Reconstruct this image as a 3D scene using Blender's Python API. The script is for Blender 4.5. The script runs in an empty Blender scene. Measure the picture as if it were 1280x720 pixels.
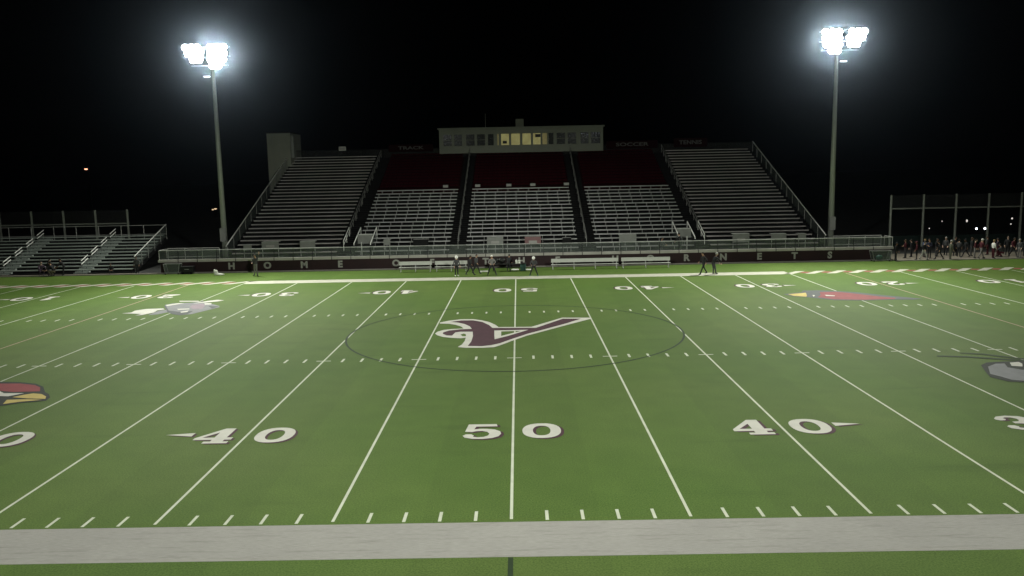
import bpy, bmesh, math, random
from mathutils import Vector, Matrix
random.seed(7)
PI = math.pi
SC = bpy.context.scene
COL = SC.collection

# ------------------------------------------------------------------ camera
FPX, CX, CY, CZ = 1028.85, .3221, -19.9633, 8.7322
YAW, PIT, ROL = -.0096, .1381, .0195
_s, _c = math.sin, math.cos
_r0 = Vector((_c(YAW), -_s(YAW), 0))
_u0 = Vector((_s(YAW)*_s(PIT), _c(YAW)*_s(PIT), _c(PIT)))
FW = Vector((_s(YAW)*_c(PIT), _c(YAW)*_c(PIT), -_s(PIT)))
RT = _c(ROL)*_r0 - _s(ROL)*_u0
UP = _s(ROL)*_r0 + _c(ROL)*_u0
CAM = Vector((CX, CY, CZ))
cam = bpy.data.cameras.new('camera')
cam.sensor_width = 36; cam.lens = FPX/1280*36
cam.clip_start = .1; cam.clip_end = 3000
co = bpy.data.objects.new('camera', cam); COL.objects.link(co)
co.matrix_world = Matrix(((RT.x, UP.x, -FW.x, CX), (RT.y, UP.y, -FW.y, CY), (RT.z, UP.z, -FW.z, CZ), (0, 0, 0, 1)))
SC.camera = co

def _ray(u, v): return FW + RT*((u-640)/FPX) + UP*((360-v)/FPX)
def atz(u, v, z=0):          # point of the photograph -> point on a level plane
    d = _ray(u, v); return CAM + d*((z-CZ)/d.z)
def aty(u, v, Y):            # point of the photograph -> point on the upright plane at Y
    d = _ray(u, v); return CAM + d*((Y-CY)/d.y)

# ------------------------------------------------------------------ night sky and exposure
W = bpy.data.worlds.new('World'); SC.world = W; W.use_nodes = True
nt = W.node_tree; bg = nt.nodes['Background']
sky = nt.nodes.new('ShaderNodeTexSky'); sky.sky_type = 'NISHITA'; sky.sun_disc = False
sky.sun_elevation = math.radians(-8); sky.sun_rotation = math.radians(200)
nt.links.new(sky.outputs[0], bg.inputs[0]); bg.inputs[1].default_value = .012
SC.view_settings.view_transform = 'Standard'; SC.view_settings.look = 'None'
SC.view_settings.exposure = 0; SC.view_settings.gamma = 1; SC.view_settings.use_curve_mapping = False

NEAR_W, FAR_W = 132000, 122000     # floodlight banks behind the camera / banks on the two poles in view
HAZE = .00005  # density of the volume added to give the lamps a glow

# ------------------------------------------------------------------ materials
def mat(name, col, rough=.7, var=.12, scale=3., metal=0., emit=None, es=0., bump=0., bscale=None, detail=4, spec=.3):
    m = bpy.data.materials.new(name); m.use_nodes = True
    n = m.node_tree.nodes; l = m.node_tree.links
    p = n['Principled BSDF']
    p.inputs['Roughness'].default_value = rough; p.inputs['Metallic'].default_value = metal
    p.inputs['Specular IOR Level'].default_value = spec
    tc = n.new('ShaderNodeTexCoord'); tx = n.new('ShaderNodeTexNoise')
    tx.inputs['Scale'].default_value = scale; tx.inputs['Detail'].default_value = detail
    l.new(tc.outputs['Object'], tx.inputs['Vector'])
    rp = n.new('ShaderNodeValToRGB')
    rp.color_ramp.elements[0].position = .3; rp.color_ramp.elements[1].position = .7
    rp.color_ramp.elements[0].color = tuple(max(0, c*(1-var)) for c in col)+(1,)
    rp.color_ramp.elements[1].color = tuple(min(1, c*(1+var)) for c in col)+(1,)
    l.new(tx.outputs['Fac'], rp.inputs[0]); l.new(rp.outputs[0], p.inputs['Base Color'])
    if emit:
        p.inputs['Emission Color'].default_value = tuple(emit)+(1,); p.inputs['Emission Strength'].default_value = es
    if bump:
        t2 = n.new('ShaderNodeTexNoise'); t2.inputs['Scale'].default_value = bscale or scale*8
        l.new(tc.outputs['Object'], t2.inputs['Vector'])
        b = n.new('ShaderNodeBump'); b.inputs['Strength'].default_value = bump; b.inputs['Distance'].default_value = .02
        l.new(t2.outputs['Fac'], b.inputs['Height']); l.new(b.outputs[0], p.inputs['Normal'])
    return m

def see_through(name, col, cover, cell=.05):
    """woven wire or netting: mostly open, evenly scattered holes too small to draw one by one"""
    m = mat(name, col, .6, .1)
    n = m.node_tree.nodes; l = m.node_tree.links
    out = n['Material Output']; p = n['Principled BSDF']
    tr = n.new('ShaderNodeBsdfTransparent'); mx = n.new('ShaderNodeMixShader')
    tc = n.new('ShaderNodeTexCoord'); tx = n.new('ShaderNodeTexNoise'); tx.inputs['Scale'].default_value = .9
    tx.inputs['Detail'].default_value = 3
    l.new(tc.outputs['Object'], tx.inputs['Vector'])
    mr = n.new('ShaderNodeMapRange'); mr.inputs[1].default_value = .35; mr.inputs[2].default_value = .65
    mr.inputs[3].default_value = cover*.75; mr.inputs[4].default_value = cover*1.25
    l.new(tx.outputs['Fac'], mr.inputs[0]); l.new(mr.outputs[0], mx.inputs[0])
    l.new(tr.outputs[0], mx.inputs[1]); l.new(p.outputs[0], mx.inputs[2]); l.new(mx.outputs[0], out.inputs['Surface'])
    return m

def turf_material():
    m = bpy.data.materials.new('artificial_turf'); m.use_nodes = True
    n = m.node_tree.nodes; l = m.node_tree.links; p = n['Principled BSDF']
    p.inputs['Roughness'].default_value = .85; p.inputs['Specular IOR Level'].default_value = .12
    tc = n.new('ShaderNodeTexCoord')
    def noise(sc, det, stretch=None):
        t = n.new('ShaderNodeTexNoise'); t.inputs['Scale'].default_value = sc; t.inputs['Detail'].default_value = det
        if stretch:
            mp = n.new('ShaderNodeMapping'); mp.inputs['Scale'].default_value = stretch
            l.new(tc.outputs['Object'], mp.inputs[0]); l.new(mp.outputs[0], t.inputs['Vector'])
        else: l.new(tc.outputs['Object'], t.inputs['Vector'])
        return t
    def ramp(src, a, b, pa=.35, pb=.65):
        r = n.new('ShaderNodeValToRGB'); r.color_ramp.elements[0].position = pa; r.color_ramp.elements[1].position = pb
        r.color_ramp.elements[0].color = a+(1,); r.color_ramp.elements[1].color = b+(1,)
        l.new(src.outputs['Fac'], r.inputs[0]); return r
    def mul(a, b, f):
        x = n.new('ShaderNodeMix'); x.data_type = 'RGBA'; x.blend_type = 'MULTIPLY'; x.inputs[0].default_value = f
        l.new(a, x.inputs[6]); l.new(b, x.inputs[7]); return x.outputs[2]
    big = ramp(noise(.09, 3), (.073, .132, .021), (.092, .143, .030))
    mid = ramp(noise(.8, 5), (.90, .91, .89), (1.06, 1.05, 1.06), .3, .7)
    scuff = ramp(noise(.5, 6, (.35, 2.2, 1)), (.80, .82, .78), (1, 1, 1), .28, .40)
    fine = ramp(noise(22, 4), (.70, .72, .68), (1.25, 1.22, 1.25), .35, .65)
    c = mul(big.outputs[0], mid.outputs[0], .8); c = mul(c, scuff.outputs[0], .7); c = mul(c, fine.outputs[0], .8)
    # seams between the five-yard turf rolls, and the faint pile direction change from roll to roll
    sp = n.new('ShaderNodeSeparateXYZ'); l.new(tc.outputs['Object'], sp.inputs[0])
    dv = n.new('ShaderNodeMath'); dv.operation = 'DIVIDE'; dv.inputs[1].default_value = 4.572; l.new(sp.outputs[0], dv.inputs[0])
    fl = n.new('ShaderNodeMath'); fl.operation = 'PINGPONG'; fl.inputs[1].default_value = 1.; l.new(dv.outputs[0], fl.inputs[0])
    st = n.new('ShaderNodeMapRange'); st.inputs[1].default_value = .495; st.inputs[2].default_value = .505; st.inputs[3].default_value = .965; st.inputs[4].default_value = 1.02
    l.new(fl.outputs[0], st.inputs[0])
    cr = n.new('ShaderNodeCombineColor')
    for q in range(3): l.new(st.outputs[0], cr.inputs[q])
    c = mul(c, cr.outputs[0], 1.)
    l.new(c, p.inputs['Base Color'])
    b = n.new('ShaderNodeBump'); b.inputs['Strength'].default_value = .5; b.inputs['Distance'].default_value = .03
    t = noise(45, 2); l.new(t.outputs['Fac'], b.inputs['Height']); l.new(b.outputs[0], p.inputs['Normal'])
    return m

def paint(name, col, var=.12):      # paint worn into turf: mottled
    m = mat(name, col, .85, var, 1.6, detail=8, spec=.15, bump=.4, bscale=40)
    return m

def border_paint(name, col):
    m = mat(name, col, .85, .05, .5, detail=3, spec=.12, bump=.5, bscale=60)
    n = m.node_tree.nodes; l = m.node_tree.links; p = n['Principled BSDF']
    src = p.inputs['Base Color'].links[0].from_socket
    tc = n.new('ShaderNodeTexCoord'); mp = n.new('ShaderNodeMapping'); mp.inputs['Scale'].default_value = (.55, 5.5, 1)
    l.new(tc.outputs['Object'], mp.inputs[0])
    for sc, lo, a, b in ((1.3, .84, .30, .45), (9., .86, .35, .6)):
        t = n.new('ShaderNodeTexNoise'); t.inputs['Scale'].default_value = sc; t.inputs['Detail'].default_value = 7
        l.new(mp.outputs[0], t.inputs['Vector'])
        r = n.new('ShaderNodeValToRGB'); r.color_ramp.elements[0].position = a; r.color_ramp.elements[1].position = b
        r.color_ramp.elements[0].color = (lo, lo, lo*.98, 1); r.color_ramp.elements[1].color = (1.03, 1.03, 1.03, 1)
        l.new(t.outputs['Fac'], r.inputs[0])
        x = n.new('ShaderNodeMix'); x.data_type = 'RGBA'; x.blend_type = 'MULTIPLY'; x.inputs[0].default_value = 1
        l.new(src, x.inputs[6]); l.new(r.outputs[0], x.inputs[7]); src = x.outputs[2]
    l.new(src, p.inputs['Base Color']); return m

M = dict(
    turf=turf_material(),
    white_line=paint('white_field_paint', (.54, .56, .46), .10),
    border=border_paint('white_border_paint', (.32, .305, .295)),
    far_border=paint('white_far_border_paint', (.42, .405, .345), .12),
    pink_line=paint('pinkish_field_paint', (.42, .29, .22), .10),
    red_paint=paint('red_field_paint', (.24, .085, .065), .2),
    maroon_paint=paint('maroon_field_paint', (.062, .024, .036), .12),
    black_paint=paint('black_field_paint', (.016, .020, .016), .15),
    soccer_line=paint('dark_green_field_paint', (.020, .038, .014), .15),
    number_white=paint('number_white_paint', (.56, .54, .50), .08),
    card_red=paint('emblem_red_paint', (.25, .040, .050), .12),
    card_red_far=paint('emblem_rose_paint', (.24, .055, .062), .12),
    yellow=paint('emblem_yellow_paint', (.50, .38, .12), .10),
    grey_paint=paint('emblem_grey_paint', (.20, .20, .215), .12),
    grey_dark=paint('emblem_slate_paint', (.085, .09, .095), .12),
    mauve=paint('emblem_mauve_paint', (.27, .21, .25), .12),
    asphalt=mat('asphalt', (.045, .045, .045), .9, .25, .6, bump=.4),
    concrete=mat('concrete', (.18, .155, .125), .9, .2, .5, detail=8, bump=.3),
    kerb=mat('kerb_concrete', (.26, .24, .22), .9, .15, 1.2),
    slab=mat('walkway_concrete', (.36, .34, .32), .85, .14, .8),
    maroon_wall=mat('maroon_wall_paint', (.016, .0045, .006), .7, .2, .7),
    letter=mat('letter_white', (.27, .265, .25), .7, .06),
    alu=mat('brushed_aluminium', (.32, .32, .32), .55, .14, .9, metal=.25),
    alu_outer=mat('weathered_aluminium', (.345, .32, .32), .55, .18, .5, metal=.2),
    deck=mat('bleacher_deck_metal', (.014, .014, .0145), .8, .2, 1., spec=.05),
    dark_deck=mat('dark_aisle_metal', (.009, .009, .0095), .8, .2, 1., spec=.05),
    maroon_seat=mat('maroon_seat_plastic', (.024, .0022, .0045), .8, .15, 1., spec=.04),
    maroon_deck=mat('maroon_deck', (.012, .002, .003), .8, .15, 1., spec=.04),
    pipe=mat('galvanised_pipe', (.42, .42, .41), .45, .12, 3., metal=.3),
    dull_pipe=mat('dull_handrail', (.20, .20, .195), .5, .12, 3., metal=.2),
    bright_pipe=mat('bright_handrail', (.75, .75, .73), .4, .08, 3., metal=.2),
    cream=mat('cream_press_box_cladding', (.205, .215, .18), .6, .06, .8),
    tower=mat('beige_tower_panel', (.20, .205, .17), .7, .12, .5),
    dark_glass=mat('dark_window_glass', (.012, .016, .014), .12, .1, spec=.5),
    lit=None, lit_dim=None,
    pole=mat('galvanised_steel_pole', (.30, .32, .28), .5, .12, .4, metal=.15),
    fixture=mat('floodlight_housing', (.25, .25, .25), .5, .1),
    lens=mat('floodlight_lens', (.8, .8, .8), .3, 0, emit=(.90, .94, 1.), es=28),
    lens_dim=mat('pole_marker_lens', (.8, .8, .8), .3, 0, emit=(.9, .93, 1.), es=2.0),
    net=see_through('railing_mesh', (.20, .23, .215), .26),
    fence_net=see_through('safety_netting', (.05, .05, .05), .30),
    cart_net=see_through('cart_mesh', (.12, .14, .13), .35),
    windscreen=mat('green_windscreen', (.010, .020, .017), .8, .2, .6),
    panel=mat('grey_partition_panel', (.20, .205, .195), .6, .1, 2.),
    panel_pink=mat('faded_red_panel', (.19, .10, .105), .6, .1, 2.),
    panel_face=mat('pale_panel_face', (.32, .31, .30), .6, .1, 2.),
    bench_white=mat('bench_white', (.46, .46, .44), .5, .06, 2.),
    black=mat('black_plastic', (.012, .012, .012), .5, .1),
    teal=mat('teal_plastic', (.02, .075, .06), .5, .1),
    white_cloth=mat('white_cloth', (.65, .65, .60), .9, .06),
    orange_lamp=mat('sodium_lamp', (.8, .6, .4), .4, 0, emit=(1., .42, .25), es=2.6),
    amber_lamp=mat('amber_lamp', (.8, .6, .4), .4, 0, emit=(1., .72, .42), es=.9),
    blue_lamp=mat('cold_white_lamp', (.8, .8, .8), .4, 0, emit=(.85, .9, 1.), es=6),
    dim_lamp=mat('dim_white_lamp', (.8, .8, .8), .4, 0, emit=(1., .93, .85), es=.8),
)
def lit_window(name, a, b, s):
    m = mat(name, (.3, .28, .2), .5, .1)
    n = m.node_tree.nodes; l = m.node_tree.links; p = n['Principled BSDF']
    tc = n.new('ShaderNodeTexCoord'); tx = n.new('ShaderNodeTexNoise'); tx.inputs['Scale'].default_value = 1.3
    r = n.new('ShaderNodeValToRGB'); r.color_ramp.elements[0].color = a+(1,); r.color_ramp.elements[1].color = b+(1,)
    r.color_ramp.elements[0].position = .35; r.color_ramp.elements[1].position = .65
    l.new(tc.outputs['Object'], tx.inputs['Vector']); l.new(tx.outputs['Fac'], r.inputs[0]); l.new(r.outputs[0], p.inputs['Emission Color'])
    p.inputs['Emission Strength'].default_value = s
    return m
M['lit'] = lit_window('lit_room_window', (.27, .235, .075), (.36, .34, .12), .44)
M['lit_dim'] = lit_window('dimly_lit_window', (.085, .070, .016), (.15, .12, .035), .5)

# ------------------------------------------------------------------ helpers
class MB:
    def __init__(s): s.bm = bmesh.new()
    def box(s, x0, y0, z0, x1, y1, z1):
        v = [s.bm.verts.new(p) for p in ((x0,y0,z0),(x1,y0,z0),(x1,y1,z0),(x0,y1,z0),(x0,y0,z1),(x1,y0,z1),(x1,y1,z1),(x0,y1,z1))]
        for f in ((0,3,2,1),(4,5,6,7),(0,1,5,4),(1,2,6,5),(2,3,7,6),(3,0,4,7)): s.bm.faces.new([v[i] for i in f])
        return s
    def tube(s, a, b, r0, r1=None, n=8, cap=True):
        a, b = Vector(a), Vector(b); r1 = r0 if r1 is None else r1
        d = (b-a).normalized(); x = d.orthogonal().normalized(); y = d.cross(x)
        A = [s.bm.verts.new(a+(x*_c(2*PI*i/n)+y*_s(2*PI*i/n))*r0) for i in range(n)]
        B = [s.bm.verts.new(b+(x*_c(2*PI*i/n)+y*_s(2*PI*i/n))*r1) for i in range(n)]
        for i in range(n): s.bm.faces.new([A[i], A[(i+1)%n], B[(i+1)%n], B[i]])
        if cap: s.bm.faces.new(A[::-1]); s.bm.faces.new(B)
        return s
    def prism(s, pts, axis, a, b):        # outline pts in the two other axes, pulled from a to b
        def P(p, t):
            return (t, p[0], p[1]) if axis == 'x' else ((p[0], t, p[1]) if axis == 'y' else (p[0], p[1], t))
        A = [s.bm.verts.new(P(p, a)) for p in pts]; B = [s.bm.verts.new(P(p, b)) for p in pts]
        n = len(pts)
        for i in range(n): s.bm.faces.new([A[i], A[(i+1)%n], B[(i+1)%n], B[i]])
        s.bm.faces.new(A[::-1]); s.bm.faces.new(B); return s
    def quad(s, *p): s.bm.faces.new([s.bm.verts.new(q) for q in p]); return s
    def blob(s, c, rx, ry, rz, seg=12, ring=8):
        m = Matrix.Translation(c) @ Matrix.Diagonal((rx, ry, rz, 1))
        bmesh.ops.create_uvsphere(s.bm, u_segments=seg, v_segments=ring, radius=1, matrix=m); return s
    def build(s, name, material, parent=None, smooth=False, bevel=0):
        bmesh.ops.recalc_face_normals(s.bm, faces=s.bm.faces)
        if bevel: bmesh.ops.bevel(s.bm, geom=s.bm.edges[:], offset=bevel, segments=1, affect='EDGES')
        me = bpy.data.meshes.new(name); s.bm.to_mesh(me); s.bm.free()
        me.materials.append(material)
        if smooth:
            for f in me.polygons: f.use_smooth = True
        return link(name, me, parent)
def link(name, data, parent=None, loc=None, rz=0):
    o = bpy.data.objects.new(name, data); COL.objects.link(o)
    if parent: o.parent = parent
    if loc is not None: o.location = loc
    if rz: o.rotation_euler.z = rz
    return o
def tag(o, label, cat, group=None, kind=None):
    if label: o['label'] = label
    if cat: o['category'] = cat
    if group: o['group'] = group
    if kind: o['kind'] = kind
    return o
def struct(o): o['kind'] = 'structure'; return o
def thing(name, label, cat, loc=(0,0,0), group=None, rz=0):
    return tag(link(name, None, loc=loc, rz=rz), label, cat, group)
def kids(o): return [c for c in bpy.data.objects if c.parent == o]
def copy_thing(o, loc, label, rz=None, parent=None):
    c = o.copy(); COL.objects.link(c)
    if parent: c.parent = parent
    if loc is not None: c.location = loc
    if rz is not None: c.rotation_euler.z = rz
    if label: c['label'] = label
    for ch in kids(o):
        copy_thing(ch, None, None, parent=c)
    return c

def flat_mesh(name, loops, z, thick=0.):
    """closed outlines (holes allowed) filled as one flat sheet"""
    cu = bpy.data.curves.new(name, 'CURVE'); cu.dimensions = '2D'; cu.fill_mode = 'BOTH' if thick else 'FRONT'; cu.extrude = thick/2
    for lp in loops:
        sp = cu.splines.new('POLY'); sp.points.add(len(lp)-1); sp.use_cyclic_u = True
        for i, p in enumerate(lp): sp.points[i].co = (p[0], p[1], 0, 1)
    t = bpy.data.objects.new('t', cu); COL.objects.link(t)
    me = bpy.data.meshes.new_from_object(t.evaluated_get(bpy.context.evaluated_depsgraph_get()))
    bpy.data.objects.remove(t); bpy.data.curves.remove(cu)
    for v in me.vertices: v.co.z += z
    if not thick:                       # make every face look up
        bm = bmesh.new(); bm.from_mesh(me)
        for f in bm.faces:
            if f.normal.z < 0: f.normal_flip()
        bm.to_mesh(me); bm.free()
    me.name = name
    return me
def smooth_loop(pts, k=2):
    for _ in range(k):
        q = []
        for i in range(len(pts)):
            a, b = pts[i], pts[(i+1)%len(pts)]
            q += [(a[0]*.8+b[0]*.2, a[1]*.8+b[1]*.2), (a[0]*.2+b[0]*.8, a[1]*.2+b[1]*.8)]
        pts = q
    return pts
def decal(name, loops, z, m, parent=None):
    me = flat_mesh(name, loops, z); me.materials.append(m)
    return link(name, me, parent)

def text_mesh(s, size, depth, bold=0.):
    cu = bpy.data.curves.new('t', 'FONT'); cu.body = s; cu.size = size; cu.extrude = depth/2; cu.offset = bold
    cu.align_x = 'CENTER'; cu.align_y = 'CENTER'; cu.resolution_u = 3
    t = bpy.data.objects.new('t', cu); COL.objects.link(t)
    me = bpy.data.meshes.new_from_object(t.evaluated_get(bpy.context.evaluated_depsgraph_get()))
    bpy.data.objects.remove(t)
    me.transform(Matrix.Rotation(PI/2, 4, 'X')); return me

# ================================================================== GROUND
FARY, Y0 = 48.16, 0.
g = MB(); g.quad((-900,-60,-.012), (900,-60,-.012), (900,1500,-.012), (-900,1500,-.012)); struct(g.build('ground', M['asphalt']))
g = MB()
for i in range(24):
    for j in range(16):
        x0, x1 = -72+i*6, -66+i*6; y0, y1 = -14+j*4.41, -14+(j+1)*4.41
        g.quad((x0,y0,0), (x1,y0,0), (x1,y1,0), (x0,y1,0))
bmesh.ops.remove_doubles(g.bm, verts=g.bm.verts, dist=.001)
struct(g.build('turf', M['turf']))
g = MB()
g.box(35.5, 56.4, -.01, 80, 62.5, .02); g.box(-80, 57.0, -.01, -33.8, 57.7, .02)
struct(g.build('pavement', M['concrete']))
g = MB()
g.box(-33.9, 56.98, 0, 35.2, 57.12, .10); g.box(35.2, 56.2, 0, 80, 56.34, .08); g.box(-80, 56.7, 0, -33.9, 56.84, .08)
struct(g.build('kerb', M['kerb']))

# ---- painted lines
YD = .9144
g = MB()
def strip(g, x0, y0, x1, y1, z=.004): g.quad((x0,y0,z), (x1,y0,z), (x1,y1,z), (x0,y1,z))
strip(g, -45.72, -2.07, 45.72, -.15)
struct(g.build('near_sideline_border', M['border']))
g = MB()
strip(g, -22.9, 48.2, 22.9, 50.05)
x = -23.5
def dash(g, x, s):
    w = .80; k = .80*s
    g.quad((x-w/2-k,48.25,.004), (x+w/2-k,48.25,.004), (x+w/2+k,50.05,.004), (x-w/2+k,50.05,.004))
while x > -66: dash(g, x, 1); x -= 1.78
x = 23.5
while x < 66: dash(g, x, 1); x += 1.78
struct(g.build('far_sideline_border', M['far_border']))
g = MB()
for s in (1, -1):
    x = 24.4+.9
    while x < 66:
        xx = s*(x-.9)
        g.quad((xx-.62,48.7,.007), (xx+.05,48.7,.007), (xx+.62,49.5,.007), (xx-.05,49.5,.007)); x += 1.78
struct(g.build('red_border_stripes', M['red_paint']))
g = MB(); g2 = MB()
for k in range(-10, 11):
    X = k*5*YD
    w = .041
    strip(g2 if k in (-6, 6) else g, X-w, .02, X+w, 48.14, .005)
    strip(g, X-.35, 18.52, X-w-.004, 18.62, .004); strip(g, X+w+.004, 18.52, X+.35, 18.62, .004)
    if k < 10:
        for j in range(1, 5):
            x = X+j*YD
            strip(g, x-.043, -.06, x+.043, .54, .005)
            strip(g, x-.055, 18.3, x+.055, 18.98)
            strip(g, x-.055, 31.35, x+.055, 31.95)
struct(g.build('yard_lines', M['white_line'])); struct(g2.build('pink_yard_lines', M['pink_line']))
# soccer markings
g = MB(); R0, CYC = 9.22, 25.06
for i in range(128):
    a, b = 2*PI*i/128, 2*PI*(i+1)/128
    g.quad(*[(r*_c(t), CYC+r*_s(t), .009) for r, t in ((R0-.055,a),(R0+.055,a),(R0+.055,b),(R0-.055,b))])
struct(g.build('centre_circle', M['soccer_line']))
g = MB(); strip(g, -.06, -9, .06, -2.09, .004)
struct(g.build('halfway_line', M['soccer_line']))

# ---- yard numbers (worn white slab numerals with a maroon drop shadow)
def ell(cx, cy, rx, ry, n=28, a0=0, a1=2*PI, p=2.3):
    o = []
    for i in range(n):
        t = a0+(a1-a0)*i/n; c, s = _c(t), _s(t)
        o.append((cx+rx*math.copysign(abs(c)**(2/p), c), cy+ry*math.copysign(abs(s)**(2/p), s)))
    return o
W_, H_ = 1.30, 1.62
DIG = {
 '0': [ell(.65,.81,.66,.81), ell(.65,.81,.30,.53)],
 '4': [[(.72,1.62),(1.08,1.62),(1.08,.62),(1.30,.62),(1.30,.38),(1.08,.38),(1.08,.20),(1.28,.20),(1.28,0),(.44,0),(.44,.20),(.66,.20),(.66,.38),(0,.38),(0,.58)],
       [(.66,1.18),(.24,.62),(.66,.62)]],
 '5': [[(.14,1.62),(1.12,1.62),(1.16,1.36),(.42,1.36),(.36,1.05),(.56,1.11),(.80,1.10),(1.08,1.0),(1.26,.80),(1.30,.54),(1.22,.27),(1.0,.08),(.68,0),(.34,.03),(.08,.17),(0,.36),(.10,.52),(.28,.52),(.38,.38),(.36,.25),(.52,.18),(.72,.22),(.86,.36),(.90,.56),(.82,.76),(.64,.86),(.44,.84),(.30,.76),(.06,.80)]],
 '3': [[(.06,1.30),(.24,1.52),(.62,1.62),(1.0,1.54),(1.2,1.34),(1.2,1.10),(1.06,.92),(.96,.86),(1.16,.74),(1.28,.52),(1.24,.26),(1.02,.06),(.64,0),(.26,.05),(.03,.22),(0,.42),(.12,.54),(.30,.52),(.38,.40),(.34,.28),(.5,.2),(.72,.22),(.86,.36),(.86,.56),(.72,.70),(.46,.74),(.46,.92),(.70,.96),(.80,1.10),(.80,1.26),(.68,1.40),(.5,1.42),(.38,1.34),(.42,1.22),(.34,1.1),(.16,1.08),(.06,1.18)]],
 '2': [[(.06,1.20),(.16,1.46),(.44,1.60),(.8,1.6),(1.12,1.48),(1.26,1.24),(1.2,.98),(.98,.74),(.62,.46),(.98,.34),(1.06,.5),(1.26,.5),(1.24,.0),(.04,0),(.04,.24),(.46,.62),(.8,.96),(.88,1.18),(.82,1.34),(.64,1.42),(.46,1.36),(.44,1.22),(.36,1.08),(.18,1.06)]],
 '1': [[(.62,1.62),(.82,1.62),(.82,.22),(1.08,.22),(1.08,0),(.22,0),(.22,.22),(.46,.22),(.46,1.24),(.2,1.14),(.16,1.34)]],
}
def marks(k, side):
    n = {0:'50',2:'40',4:'30',6:'20',8:'10'}[abs(k)]
    X = k*5*YD
    far = side == 'far'
    def place(pts, dx=0, dy=0):
        out = []
        for x, y in pts:
            x, y = x+dx, y+dy
            out.append((X-x, 41.75-(y)*1.12+.8) if far else (X+x, 6.45+y))
        return out
    L = [('digit', [[(x-1.70, y) for x, y in lp] for lp in DIG[n[0]]]), ('digit', [[(x+.33, y) for x, y in lp] for lp in DIG[n[1]]])]
    s = (1 if k > 0 else -1)*(-1 if far else 1)
    if k:
        a0, a1 = (1.84, 2.75)
        L.append(('arrow', [[(s*a0*1.0, 1.16), (s*a1, .98), (s*a0, .78)] if s > 0 else [(-a0-.05, 1.16), (-a1-.1, .98), (-a0-.05, .78)]]))
    place_name = {0:'on the halfway line',2:'beside the second line',4:'beside the fourth line',6:'beside the sixth line',8:'beside the eighth line'}[abs(k)]
    where = ' at midfield' if k == 0 else (' left of the midfield emblem' if k < 0 else ' right of the midfield emblem')
    lab = ('small inverted number %s%s' if far else 'large white number %s%s') % (n, where)
    if k: lab += ', %s' % {-8:'far at the left edge',-6:'above the wing emblem',-4:'second from midfield' if far else 'cut by the edge',-2:'nearest to midfield',2:'nearest to midfield',4:'second from midfield' if far else 'cut by the edge',6:'above the long red emblem',8:'far at the right edge'}[k]
    t = thing('yard_number', lab, 'field number', (X, 41.7 if far else 7.2, 0), 'yard numbers painted on the turf')
    for nm, lps in L:
        d_ = decal(nm, [[(x-X, y-t.location.y) for x, y in place(l)] for l in lps], .012, M['number_white'], t)
        decal('shadow', [[(x-X, y-t.location.y) for x, y in place(l, .105, -.09)] for l in lps], .008, M['maroon_paint'], d_)
for k in range(-8, 9, 2):
    marks(k, 'far')
    if abs(k) <= 4: marks(k, 'near')

# ---- painted emblems, traced in the photograph's outline and laid on the ground plane
def emblem(name, label, org, sc, layers, group=None):
    P = [(atz(org[0]+x/sc, org[1]+y/sc).xy) for _, loops, _ in layers for lp in loops for x, y in lp]
    cx = sum(p.x for p in P)/len(P); cy = sum(p.y for p in P)/len(P)
    t = thing(name, label, 'painted emblem', (cx, cy, 0), group)
    z = .011
    for nm, loops, m in layers:
        L = []
        for lp in loops:
            q = [atz(org[0]+x/sc, org[1]+y/sc) for x, y in lp]
            L.append([(p.x-cx, p.y-cy) for p in q])
        decal(nm, L, z, M[m], t); z += .003
emblem('letter_emblem', 'swooping maroon letter emblem outlined in white at midfield', (520, 380), 5.333, [
 ('white_outline', [[(158,125),(220,112),(300,103),(380,102),(440,110),(490,122),(530,140),(550,155),(660,154),(770,153),(975,92),(1165,92),(1168,99),(1040,132),(860,180),(740,212),(640,247),(560,277),(520,289),(440,293),(330,293),(278,288),(305,272),(325,248),(332,225),(300,230),(240,227),(180,221),(140,209),(127,198),(145,185),(185,174),(240,168),(318,164),(300,151),(260,139),(220,133),(160,131)],
   [(568,184),(702,180),(568,214)], [(296,205),(318,198),(332,202),(333,216),(310,216)]], 'number_white'),
 ('maroon_body', [[(228,121),(300,111),(380,110),(440,120),(488,142),(508,160),(520,161),(800,160),(980,99),(1100,99),(1000,131),(860,169),(740,201),(620,241),(560,263),(500,276),(440,283),(345,281),(368,252),(380,216),(378,186),(300,186),(262,191),(240,212),(205,211),(178,200),(182,190),(222,178),(300,170),(372,167),(358,150),(322,134),(280,125)],
   [(522,178),(750,173),(620,212),(524,237),(522,205)]], 'maroon_paint')])
emblem('wing_emblem', 'pale grey winged insect emblem near the far left end of the turf', (150, 365), 8.533, [
 ('grey_body', [[(480,140),(560,124),(760,116),(860,105),(940,118),(1060,150),(1060,164),(900,204),(760,238),(640,248),(560,238),(510,218),(400,240),(300,248),(360,222),(420,200),(500,190)]], 'grey_paint'),
 ('dark_shading', [[(470,150),(486,146),(520,200),(620,212),(780,205),(720,238),(640,250),(560,238),(505,215),(488,180)], [(860,112),(880,92),(900,110)], [(940,150),(1060,155),(980,178)]], 'grey_dark'),
 ('mauve_patch', [[(770,140),(890,124),(905,150),(880,182),(790,186),(740,165)]], 'mauve'),
 ('white_wings', [[(20,231),(120,222),(160,202),(280,184),(460,178),(478,188),(400,198),(360,222),(240,247),(160,254),(230,238),(130,233)],
   [(490,142),(620,122),(690,120),(620,133),(500,152)], [(630,97),(840,97),(840,106),(640,106)], [(780,126),(930,98),(1040,86),(1112,91),(1040,104),(900,116)],
   [(900,124),(975,122),(975,136),(905,138)], [(610,183),(740,178),(740,188),(620,194)], [(645,214),(735,200),(718,216),(650,224)]], 'number_white')])
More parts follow.
